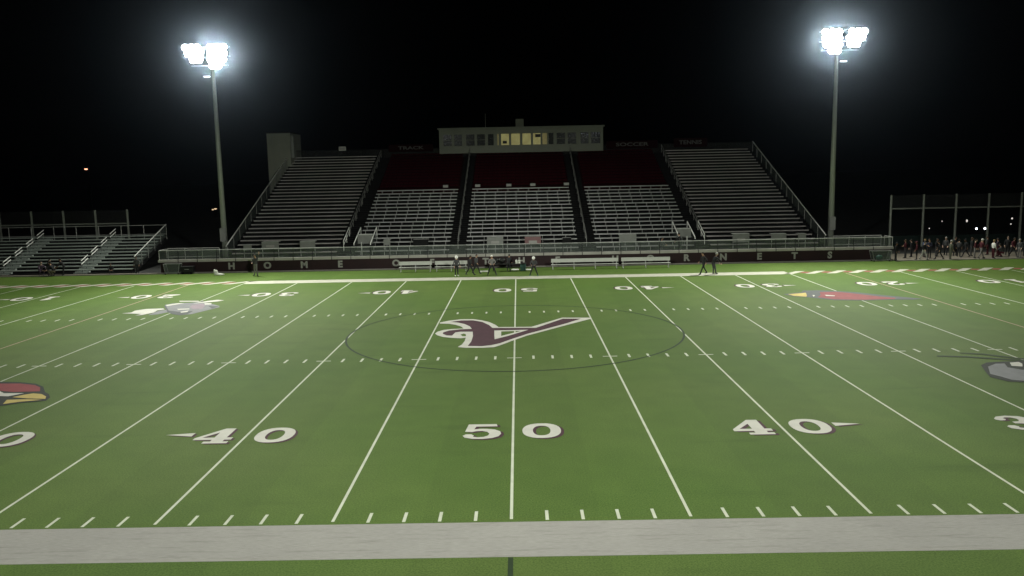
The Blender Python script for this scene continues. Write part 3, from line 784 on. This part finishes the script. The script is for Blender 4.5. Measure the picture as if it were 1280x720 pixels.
# ================================================================== DISTANT LAMPS
def street_lamp(u, v, Y, m, lab, r=.3):
    c = aty(u, v, Y)
    t = thing('street_lamp', lab, 'street lamp', (c.x, Y, 0), 'distant street lamps')
    p = MB(); p.tube((.8, .0, 0), (.8, .0, c.z+.3), .1, .07); p.build('pole', M['deck'], t)
    p = MB(); p.tube((.8, 0, c.z+.28), (0, 0, c.z+.28), .05); p.build('arm', M['deck'], t)
    p = MB(); p.box(-r*1.3, -r, c.z+.12, r*1.3, r, c.z+.26); p.build('lamp_housing', M['deck'], t)
    p = MB(); p.blob((0, 0, c.z), r, r*.9, r*.55); p.build('lamp_glass', m, t, True)
def low_lamp(u, v, Y, m, lab, r):
    c = aty(u, v, Y)
    t = thing('lamp_post', lab, 'lamp', (c.x, Y, 0), 'low lamps behind the right net fence')
    p = MB(); p.tube((0, .05, 0), (0, .05, max(.1, c.z-r)), .05); p.build('post', M['deck'], t)
    p = MB(); p.box(-r, .03, c.z-r, r, .3, c.z+r*1.3); p.build('lamp_housing', M['deck'], t)
    p = MB(); p.blob((0, -.02, c.z), r, r*.5, r*(1.6 if 'narrow' in lab else 1)); p.build('lamp_glass', m, t, True)
street_lamp(107.5, 211.3, 200, M['orange_lamp'], 'lone orange street lamp high in the dark at the left', .42)
street_lamp(266, 262, 170, M['amber_lamp'], 'dim amber lamp just left of the left floodlight pole, lower of two', .25)
street_lamp(269.3, 261, 170, M['amber_lamp'], 'dim amber lamp touching the left floodlight pole', .32)
for u, v, m, r, lab in ((1161.5, 285.5, 'dim_lamp', .25, 'faint low white lamp right of the second net post'), (1177.5, 276.5, 'dim_lamp', .22, 'faint white lamp left of the third net post'),
                   (1208.5, 276, 'dim_lamp', .38, 'tall narrow white lamp between the third and fourth net posts'), (1220.5, 285.8, 'blue_lamp', .36, 'bright bluish lamp, left of the close pair'),
                   (1231, 285.6, 'blue_lamp', .38, 'bright bluish lamp, right of the close pair'), (1265, 273, 'dim_lamp', .4, 'white lamp near the right edge, upper of two'), (1263.5, 280, 'dim_lamp', .3, 'white lamp near the right edge, lower of two')):
    low_lamp(u, v, 79, M[m], lab, r*(.34 if m == 'blue_lamp' else .26))

# ================================================================== SIDELINE THINGS
def bench(u0, u1, v, lab):
    Y = 54.6
    a = atz(u0, v).x; b = atz(u1, v).x
    a = aty(u0, v, Y).x; b = aty(u1, v, Y).x; w = (b-a)/2
    t = thing('team_bench', lab, 'bench', ((a+b)/2, Y, 0), 'white team benches on the far sideline')
    p = MB(); p.box(-w, -.15, .42, w, .15, .46); p.build('seat', M['bench_white'], t)
    p = MB(); p.box(-w, .2, .62, w, .24, .95); p.build('backrest', M['bench_white'], t)
    n = max(2, int(w))
    for k in range(n+1):
        x = -w+.15+(2*w-.3)*k/n
        p = MB(); p.box(x-.025, -.12, .01, x+.025, .24, .06); p.box(x-.025, .1, .062, x+.025, .15, .418); p.box(x-.025, .242, .06, x+.025, .28, .9); p.build('leg', M['pipe'], t)
    return t
bench(498.5, 539.5, 330, 'leftmost white bench on the far sideline beside the letter O')
bench(543.5, 584, 330, 'second white bench from the left behind the helmeted player')
bench(689, 773, 328, 'longest white bench right of the middle on the far sideline')
bench(777, 838, 327, 'rightmost white bench on the far sideline')
# equipment cart and table near the middle
t = thing('equipment_cart', 'dark equipment table loaded with black bags behind the far sideline', 'cart', (aty(640, 335, 54.4).x, 54.2, 0))
p = MB(); p.box(-1.9, -.35, .62, 1.3, .35, .70); p.build('tabletop', M['black'], t)
for x in (-1.7, 1.1):
    for y in (-.28, .28): p = MB(); p.tube((x, y, 0), (x, y, .619), .03); p.build('leg', M['deck'], t)
for i, (x, c, s) in enumerate(((-1.5, 'black', .8), (-.9, 'black', .75), (-.2, 'maroon_deck', .7))):
    p = MB(); p.blob((x, 0, .96), .34, .28, .26); p.build('bag', M[c], t, True)
p = MB(); p.box(.75, -.3, .01, 1.25, .3, .60); p.build('cooler', M['teal'], t, bevel=.03)
for x in (.62, .86):
    b_ = thing('water_bottle', 'white bottle on the dark equipment table, %s of two' % ('left' if x < .7 else 'right'), 'bottle', (t.location.x+x-.2, 53.95, .702), 'white bottles on the equipment table')
    p = MB(); p.tube((0,0,0), (0,0,.30), .11, .10, 12); p.build('bottle', M['white_cloth'], b_)
    p = MB(); p.tube((0,0,.302), (0,0,.38), .05, .035, 10); p.build('cap', M['panel'], b_)
for u0, u1, v, lab in ((600, 611.5, 339.6, 'white folded towel on the turf left of the middle equipment'), (639.5, 648.5, 337.3, 'white folded towel on the turf under the equipment table'), (656.5, 665, 337.3, 'white folded towel on the turf beside the right helmeted player')):
    a, b = atz(u0, v), atz(u1, v)
    w = (b.x-a.x)/2
    p = MB(); p.box(-w, -.35, .004, w, .35, .05); o = p.build('towel', M['white_cloth'], None, bevel=.015); o.location = ((a.x+b.x)/2, a.y, 0); tag(o, lab, 'towel', 'white towels on the turf')
c = atz(270, 344)
p = MB(); p.blob((0,0,.22), .20, .16, .28, 10, 8); p.blob((.38,-.05,.07), .42, .2, .09, 10, 6); p.blob((-.12,.05,.42), .10, .09, .12, 8, 6)
for v in p.bm.verts: v.co.x += .03*_s(v.co.z*31+v.co.y*17); v.co.z = max(.004, v.co.z+.02*_s(v.co.x*40))
o = p.build('jersey', M['white_cloth'], None, True); o.location = c; tag(o, 'crumpled white jersey lying on the turf left of the lettered wall', 'clothing')
c = atz(236, 342)
t = thing('equipment_case', 'black wheeled equipment case on the turf at the left end of the maroon wall', 'case', (c.x, c.y-.1, 0))
p = MB(); p.box(-.55, -.3, .12, .55, .3, .62); p.build('body', M['black'], t, bevel=.04)
p = MB(); p.box(-.56, -.31, .622, .56, .31, .72); p.build('lid', M['black'], t, bevel=.03)
for x in (-.4, .4): p = MB(); p.tube((x, -.33, .12), (x, -.27, .12), .12, None, 12); p.build('wheel', M['deck'], t)
p = MB(); p.tube((-.2, -.33, .45), (.2, -.33, .45), .02); p.build('handle', M['pipe'], t)
for s, (u0, u1, v0, v1), lab in ((-1, (207, 226, 327, 341), 'pale wire mesh ball cart against the left end of the maroon wall'), (1, (1088, 1112, 313, 327.5), 'pale wire mesh ball cart with a green bag at the right end of the wall')):
    Y = 56.6; a = aty(u0, v1, Y); b = aty(u1, v0, Y); w = (b.x-a.x)/2
    t = thing('ball_cart', lab, 'cart', ((a.x+b.x)/2, Y-.1, 0), 'wire ball carts beside the wall')
    h = .98; d = .33
    def fr_(x0_, x1_): return None
    p = MB()
    tw = w if s < 0 else w*1.05
    bw = w*.8
    cs = [(-bw,-d), (bw,-d), (bw,d), (-bw,d)]; ct = [(-tw,-d), (tw,-d), (tw,d), (-tw,d)]
    for i in range(4):
        j = (i+1)%4
        p.tube((*cs[i], .12), (*cs[j], .12), .02); p.tube((*ct[i], h), (*ct[j], h), .025); p.tube((*cs[i], .12), (*ct[i], h), .02)
    p.build('frame', M['dull_pipe'], t)
    p = MB()
    for i in range(4): j = (i+1)%4; p.quad((*cs[i], .12), (*cs[j], .12), (*ct[j], h), (*ct[i], h))
    p.build('mesh_side', M['cart_net'], t)
    for x, y in cs: p = MB(); p.tube((x, y-.02, .06), (x, y+.02, .06), .06, None, 10); p.build('wheel', M['deck'], t)
    if s > 0:
        o = MB(); o.blob((0,0,.26), .38, .22, .26); o = o.build('kit_bag', M['teal'], None, True); o.location = (t.location.x-.1, t.location.y, .0); o.scale = (.9, .9, .9); o.location.z = .12
        tag(o, 'green kit bag inside the right wire ball cart', 'bag')
# litter marks
p = MB(); p.box(-.5, -.02, 0, .5, .02, .06); o = p.build('foot_board', M['kerb']); o.location = (atz(776, 333.3).x, 56.2, .0); tag(o, 'short pale board on the turf below the longest white bench', 'board')

# ================================================================== PEOPLE
def skin_mat(name, c): return mat(name, c, .6, .06)
SK = [skin_mat('skin_tan', (.36, .22, .15)), skin_mat('skin_brown', (.18, .10, .065)), skin_mat('skin_fair', (.45, .31, .24))]
CL = {n: mat('cloth_'+n, c, .85, .15, 6) for n, c in dict(black=(.016,.016,.018), charcoal=(.05,.05,.053), maroon=(.065,.011,.017), grey=(.17,.16,.16), lightgrey=(.42,.41,.40), white=(.72,.71,.68),
      navy=(.012,.014,.03), blue=(.08,.10,.17), khaki=(.15,.13,.09), olive=(.10,.10,.075), purple=(.06,.042,.062), teal=(.03,.09,.08), red=(.1,.02,.025), shoe=(.05,.05,.05)).items()}
HAIR = {n: mat('hair_'+n, c, .7, .2, 20) for n, c in dict(dark=(.012,.010,.009), brown=(.05,.03,.018), grey=(.30,.29,.28), blond=(.25,.18,.09)).items()}

POSE = {
 'stand':  dict(hip=(0,0,.95), lean=0, kL=(.10,.02,.50), fL=(.11,0,.08), kR=(-.10,.02,.50), fR=(-.12,.04,.08), eL=(.27,.0,1.12), hL=(.26,-.14,.90), eR=(-.27,.0,1.12), hR=(-.24,-.12,.88)),
 'walk':   dict(hip=(0,0,.92), lean=.08, kL=(.09,-.18,.52), fL=(.09,-.36,.08), kR=(-.09,.10,.50), fR=(-.09,.36,.12), eL=(.25,.14,1.12), hL=(.23,.05,.88), eR=(-.25,-.10,1.12), hR=(-.22,-.28,.96)),
 'wide':   dict(hip=(0,0,.88), lean=.06, kL=(.22,-.05,.48), fL=(.36,0,.08), kR=(-.22,-.03,.48), fR=(-.36,.02,.08), eL=(.30,-.06,1.10), hL=(.16,-.24,.98), eR=(-.30,-.06,1.10), hR=(-.16,-.24,.98)),
 'lean':   dict(hip=(0,.12,.88), lean=.42, kL=(.10,.02,.48), fL=(.11,.05,.08), kR=(-.10,.0,.48), fR=(-.12,-.05,.08), eL=(.24,-.40,1.02), hL=(.16,-.52,.80), eR=(-.24,-.38,1.02), hR=(-.14,-.50,.82)),
 'crouch': dict(hip=(0,.16,.46), lean=.40, kL=(.16,-.28,.50), fL=(.15,0,.08), kR=(-.16,-.26,.46), fR=(-.15,.05,.08), eL=(.26,-.36,.62), hL=(.12,-.52,.52), eR=(-.26,-.36,.62), hR=(-.10,-.50,.50)),
 'raise':  dict(hip=(0,0,.94), lean=-.04, kL=(.12,-.04,.50), fL=(.15,.04,.08), kR=(-.12,.02,.50), fR=(-.18,.08,.08), eL=(.36,-.05,1.58), hL=(.46,-.12,1.84), eR=(-.27,.0,1.14), hR=(-.16,-.22,1.06)),
 'fold':   dict(hip=(0,0,.95), lean=0, kL=(.10,0,.50), fL=(.12,-.02,.08), kR=(-.10,0,.50), fR=(-.12,.02,.08), eL=(.27,-.02,1.14), hL=(-.06,-.20,1.18), eR=(-.27,-.02,1.14), hR=(.06,-.23,1.12)),
}
def body_mesh(pose):
    P = POSE[pose]; hip = Vector(P['hip']); ln = P['lean']
    up = Vector((0, -_s(ln*1.2), _c(ln*1.2)))
    waist = hip+up*.14; chest = hip+up*.36; neck = hip+up*.52; head = neck+Vector((0,-.02-.05*ln,.10)); 
    shL = chest+up*.08+Vector((.18,0,0)); shR = chest+up*.08+Vector((-.18,0,0))
    V = [hip, waist, chest, neck, head, shL, Vector(P['eL']), Vector(P['hL']), shR, Vector(P['eR']), Vector(P['hR']),
         hip+Vector((.09,0,-.06)), Vector(P['kL']), Vector(P['fL']), hip+Vector((-.09,0,-.06)), Vector(P['kR']), Vector(P['fR'])]
    Rr = [.155,.135,.165,.065,.058,.075,.048,.036,.075,.048,.036,.095,.066,.045,.095,.066,.045]
    E = [(0,1),(1,2),(2,3),(3,4),(2,5),(5,6),(6,7),(2,8),(8,9),(9,10),(0,11),(11,12),(12,13),(0,14),(14,15),(15,16)]
    reg = {0:'t',1:'s',2:'s',3:'k',4:'k',5:'s',6:'s',7:'k',8:'s',9:'s',10:'k',11:'t',12:'t',13:'t',14:'t',15:'t',16:'t'}
    for s, f in ((1, 13), (-1, 16)):                       # feet
        b = V[f]; V.append(b+Vector((s*.03,-.17,-.035))); Rr.append(.038); E.append((f, len(V)-1)); reg[len(V)-1] = 'o'
        V.append(b+Vector((0,.05,-.04))); Rr.append(.036); E.append((f, len(V)-1)); reg[len(V)-1] = 'o'
    for s, hnd, elb in ((1, 7, 6), (-1, 10, 9)):           # hands: palm, four curled fingers and a thumb
        d = (V[hnd]-V[elb]).normalized(); side = d.cross(Vector((0,0,1)));
        if side.length < .1: side = Vector((1,0,0))
        side.normalize(); nrm = side.cross(d)
        V.append(V[hnd]+d*.06); Rr.append(.034); E.append((hnd, len(V)-1)); pm = len(V)-1; reg[pm] = 'k'
        for q, ln_ in ((-.028,.062),(-.009,.075),(.010,.070),(.028,.055)):
            V.append(V[pm]+d*.035+side*q); Rr.append(.010); E.append((pm, len(V)-1)); reg[len(V)-1] = 'k'
            V.append(V[-1]+d*ln_*.55+nrm*.008); Rr.append(.009); E.append((len(V)-2, len(V)-1)); reg[len(V)-1] = 'k'
            V.append(V[-1]+d*ln_*.35+nrm*.022); Rr.append(.008); E.append((len(V)-2, len(V)-1)); reg[len(V)-1] = 'k'
        V.append(V[hnd]+d*.03-side*.045+nrm*.015); Rr.append(.012); E.append((hnd, len(V)-1)); reg[len(V)-1] = 'k'
        V.append(V[-1]+d*.035+nrm*.012); Rr.append(.010); E.append((len(V)-2, len(V)-1)); reg[len(V)-1] = 'k'
    me = bpy.data.meshes.new('b'); me.from_pydata([tuple(v) for v in V], E, [])
    o = bpy.data.objects.new('b', me); COL.objects.link(o)
    sk = o.modifiers.new('s', 'SKIN'); sk.use_smooth_shade = True
    for i, r in enumerate(Rr): me.skin_vertices[0].data[i].radius = (r*(1.18 if i in (0,1,2) else 1), r*(.82 if i in (0,1,2) else 1)); me.skin_vertices[0].data[i].use_root = (i == 0)
    sb = o.modifiers.new('u', 'SUBSURF'); sb.levels = 1; sb.render_levels = 1
    ev = bpy.data.meshes.new_from_object(o.evaluated_get(bpy.context.evaluated_depsgraph_get()))
    bpy.data.objects.remove(o)
    bm = bmesh.new(); bm.from_mesh(ev)
    # which limb each face belongs to
    code = {'k':0,'s':1,'t':2,'o':3}
    for f in bm.faces:
        c = f.calc_center_median(); best = (9, 't')
        for a, b in E:
            A, B = V[a], V[b]; ab = B-A; tt = max(0, min(1, (c-A).dot(ab)/max(1e-6, ab.dot(ab)))); d = (c-(A+ab*tt)).length - (Rr[a]*(1-tt)+Rr[b]*tt)
            r = reg[b]
            if r == 'k' and a == 6 or r == 'k' and a == 9: r = 's' if tt < .82 else 'k'
            if (a, b) == (0, 1): r = 't' if tt < .35 else 's'
            if (a, b) == (2, 3): r = 's' if tt < .75 else 'k'
            if r == 't' and b in (13, 16) and tt > .9: r = 'o'
            if d < best[0]: best = (d, r)
        f.material_index = code[best[1]]; f.smooth = True
    # head with brow, nose, ears and mouth
    hc = head+Vector((0,-.025,.085))
    n0 = len(bm.faces)
    def ball(c, rx, ry, rz, mi, seg=14, ring=10):
        r = bmesh.ops.create_uvsphere(bm, u_segments=seg, v_segments=ring, radius=1, matrix=Matrix.Translation(c) @ Matrix.Diagonal((rx, ry, rz, 1)))
        fs = {f for v in r['verts'] for f in v.link_faces}
        for f in fs: f.material_index = mi; f.smooth = True
        return r['verts']
    vs = ball(hc, .078, .098, .118, 0)
    for v in vs:
        if v.co.z < hc.z-.02: v.co.x = hc.x+(v.co.x-hc.x)*.86
    ball(hc+Vector((0,-.102,-.012)), .014, .022, .026, 0, 8, 6)
    for s in (-1, 1):
        ball(hc+Vector((s*.078,.005,-.005)), .012, .022, .032, 0, 8, 6)
        ball(hc+Vector((s*.030,-.086,.012)), .013, .010, .009, 4, 8, 6)
    ball(hc+Vector((0,-.086,-.056)), .024, .010, .006, 4, 8, 5)
    ev.materials.clear()
    for _ in range(5): ev.materials.append(None)
    bm.to_mesh(ev); bm.free(); ev.name = 'person_'+pose
    return ev, hc
BM = {k: body_mesh(k) for k in POSE}
def cap_mesh(kind, hc):
    b = MB()
    if kind == 'helmet':
        b.blob(hc+Vector((0,.012,.018)), .135, .155, .145, 16, 12)
        for z in (-.03, -.08): b.tube(hc+Vector((-.10,-.09,z)), hc+Vector((0,-.185,z)), .010, None, 6); b.tube(hc+Vector((.10,-.09,z)), hc+Vector((0,-.185,z)), .010, None, 6)
    else:
        b.blob(hc+Vector((0,.018,.035)), .092, .108, .105, 14, 10)
        if kind == 'long': b.blob(hc+Vector((0,.07,-.08)), .08, .06, .15, 12, 8)
        if kind == 'cap': b.box(hc.x-.06, hc.y-.175, hc.z+.045, hc.x+.06, hc.y-.07, hc.z+.058)
    return b
def person(x, y, rz, pose, skin, shirt, trousers, top, topmat, lab, group=None, sc=1.0, shoe='shoe'):
    me, hc = BM[pose]
    o = tag(link('person', me, None, (x, y, 0), rz), lab, 'person', group)
    o.scale = (sc,)*3
    for i, m in enumerate((SK[skin], CL[shirt], CL[trousers], CL[shoe], HAIR['dark'])):
        o.material_slots[i].link = 'OBJECT'; o.material_slots[i].material = m
    cap_mesh(top, hc).build({'helmet':'helmet','cap':'cap'}.get(top, 'hair'), topmat, o, True)
    return o
def at(u, v): p = atz(u, v); return p.x, p.y
HW = CL['white']; HD, HB = HAIR['dark'], HAIR['brown']
G1 = 'people on the far sideline'
x, y = at(571, 345.5); person(x, y, .4, 'stand', 0, 'charcoal', 'black', 'helmet', HW, 'player in dark kit and white helmet standing in front of the second white bench', G1, 1.0, 'white')
x, y = at(587.5, 344); person(x, y, 1.2, 'walk', 1, 'black', 'black', 'hair', HD, 'person in black walking, left of the two dark walkers', G1)
x, y = at(595, 343); person(x, y+.4, 1.0, 'walk', 0, 'charcoal', 'black', 'hair', HD, 'person in charcoal close behind the left dark walker', G1)
x, y = at(615, 344.5); person(x, y, .15, 'wide', 0, 'grey', 'black', 'cap', HW, 'person in grey top and white cap striding with legs wide apart', G1, 1.05)
x, y = at(636, 340); person(x, y+.3, 2.8, 'lean', 0, 'black', 'black', 'hair', HD, 'person in black bending over the equipment table', G1, .95)
x, y = at(667.5, 345); person(x, y, -.3, 'wide', 1, 'charcoal', 'black', 'helmet', HW, 'player in black with white helmet right of the equipment table', G1, .98, 'teal')
x, y = at(879.5, 343); person(x, y, -1.2, 'walk', 0, 'black', 'black', 'hair', HD, 'person in black striding left on the far border, left of the bent one', G1, 1.08)
x, y = at(893, 342.8); person(x, y, 1.9, 'lean', 2, 'black', 'charcoal', 'hair', HAIR['grey'], 'white haired person in dark jacket stooping on the far border', G1, 1.12)
x, y = at(320, 345); person(x, y, -.3, 'raise', 0, 'charcoal', 'grey', 'hair', HD, 'person with one arm raised in grey trousers before the letter O at the left', G1, 1.12)
G2 = 'people by the left bleacher'
x, y = at(52, 345); person(x, y, .9, 'crouch', 2, 'purple', 'purple', 'hair', HD, 'person in purple crouching at the left before the bleacher', G2, 1.15)
x, y = at(58, 346); person(x, y+.5, 1.3, 'lean', 2, 'black', 'purple', 'hair', HD, 'person in black top bending beside the crouching purple one', G2, .98)
x, y = at(66, 345.5); person(x, y, -1.5, 'crouch', 0, 'black', 'khaki', 'hair', HD, 'person in black and khaki crouching, middle of the left group', G2, 1.15)
x, y = at(78, 345); person(x, y+.2, -1.3, 'lean', 1, 'black', 'black', 'hair', HD, 'person all in black stooping, rightmost of the left group', G2, 1.02)
x, y = at(170, 343); person(x, y+.3, .2, 'stand', 1, 'charcoal', 'black', 'hair', HD, 'dark clad person standing alone at the right corner of the left bleacher', G2, .95)
x, y = at(138, 343.5); person(x, y+.2, .4, 'crouch', 1, 'black', 'charcoal', 'hair', HD, 'small dark figure crouching before the left bleacher, right of its aisle rail', G2, .9)
x, y = at(851, 296); c = aty(851, 300, 58.4); person(c.x, 58.4, -2.0, 'lean', 0, 'black', 'black', 'hair', HD, 'dark figure leaning on the walkway beside the right tunnel opening', 'people on the walkway').location.z = 1.2
c = aty(826, 300, 58.6); person(c.x, 58.6, 1.0, 'crouch', 0, 'charcoal', 'charcoal', 'hair', HD, 'dark figure crouching on the walkway left of the right tunnel opening', 'people on the walkway').location.z = 1.2
G3 = 'crowd beyond the right end of the field'
CR = [ # u, v(feet), depth shift, pose, skin, shirt, trousers, head, hair material, label
 (1121,330,0,'stand',1,'black','black','hair',HD,'tall dark figure at the right end of the walkway, leftmost of the crowd'),
 (1132,323,1,'fold',0,'maroon','charcoal','hair',HB,'person in maroon with folded arms, second from the left of the crowd'),
 (1139,321,2,'stand',2,'black','black','hair',HD,'person in black behind the maroon folded arms one'),
 (1144,322,0,'stand',1,'maroon','black','cap',CL['maroon'],'person in maroon with maroon cap left of the second net post'),
 (1152,330,0,'walk',2,'black','lightgrey','hair',HD,'person in black top and pale trousers walking below the second net post'),
 (1157,323,1,'stand',2,'blue','charcoal','hair',HAIR['blond'],'person in a pale blue top at the second net post'),
 (1163,322,1,'fold',0,'navy','black','hair',HD,'person in navy just right of the pale blue top'),
 (1170,321,2,'stand',1,'black','charcoal','long',HD,'long haired person in black under the second faint lamp'),
 (1176,326,0,'walk',0,'black','black','hair',HD,'person in all black walking left of the khaki pair'),
 (1182,321,2,'stand',2,'charcoal','black','hair',HAIR['grey'],'grey haired person in charcoal behind the khaki pair'),
 (1188.5,330,0,'stand',2,'olive','olive','hair',HAIR['grey'],'person in pale olive clothes standing forward of the crowd'),
 (1193,321,2,'fold',1,'black','black','hair',HD,'person in black with folded arms behind the third net post'),
 (1199,322,1,'stand',0,'charcoal','black','hair',HD,'person in charcoal just right of the third net post'),
 (1206,322,1,'walk',1,'black','black','cap',CL['black'],'person in black with black cap below the tall narrow lamp'),
 (1213,321,2,'stand',0,'black','charcoal','long',HB,'long haired person in black left of the bluish lamps'),
 (1219,324,0,'stand',2,'maroon','grey','hair',HD,'person in maroon top and grey trousers, left of the white cap'),
 (1226,323,0,'walk',0,'maroon','grey','cap',HW,'person in maroon with a white cap under the bluish lamps'),
 (1233,321,2,'stand',1,'black','maroon','hair',HD,'person in black top and maroon trousers at the fourth net post'),
 (1239,324,0,'stand',0,'white','maroon','hair',HAIR['blond'],'person in a white top right of the fourth net post'),
 (1246,322,1,'fold',1,'purple','maroon','hair',HD,'person in dark purple with folded arms right of the white top'),
 (1253,323,1,'crouch',0,'charcoal','maroon','hair',HD,'person crouching in charcoal and maroon near the right edge'),
 (1260,321,2,'stand',2,'black','black','long',HD,'long haired person in black below the pair of edge lamps'),
 (1266,323,1,'walk',1,'maroon','black','hair',HD,'person in maroon walking near the right edge'),
 (1272,327,0,'stand',2,'charcoal','grey','hair',HAIR['grey'],'white haired person in charcoal top and grey trousers at the right edge'),
 (1279,323,1,'stand',0,'black','black','hair',HB,'brown haired person in black, rightmost of the crowd'),
]
for i, (u, v, dsh, pose, sk, sh, tr, hd, hm, lab) in enumerate(CR):
    x, y = at(u, v); y = 56.3+dsh*1.5+(330-v)*.05+random.uniform(-.5, .9); x = aty(u+random.uniform(-2.2, 2.2), v, y).x
    person(x, y, random.uniform(-2.6, 2.6), pose, sk, sh, tr, hd, hm, lab, G3, random.uniform(.96, 1.08))

# ================================================================== HAZE VOLUME ADDED FOR THE GLOW ROUND THE LAMPS
if HAZE:
    b = MB(); b.box(-160, -26, -1.0, 160, 230, 30)
    hm = bpy.data.materials.new('lamp_glow_haze'); hm.use_nodes = True; n = hm.node_tree.nodes; l = hm.node_tree.links
    n.remove(n['Principled BSDF']); pv = n.new('ShaderNodeVolumePrincipled')
    pv.inputs['Color'].default_value = (.62, .76, 1, 1); pv.inputs['Density'].default_value = HAZE; pv.inputs['Anisotropy'].default_value = .98
    l.new(pv.outputs[0], n['Material Output'].inputs['Volume'])
    o = b.build('glow_haze', hm); o['kind'] = 'stuff'
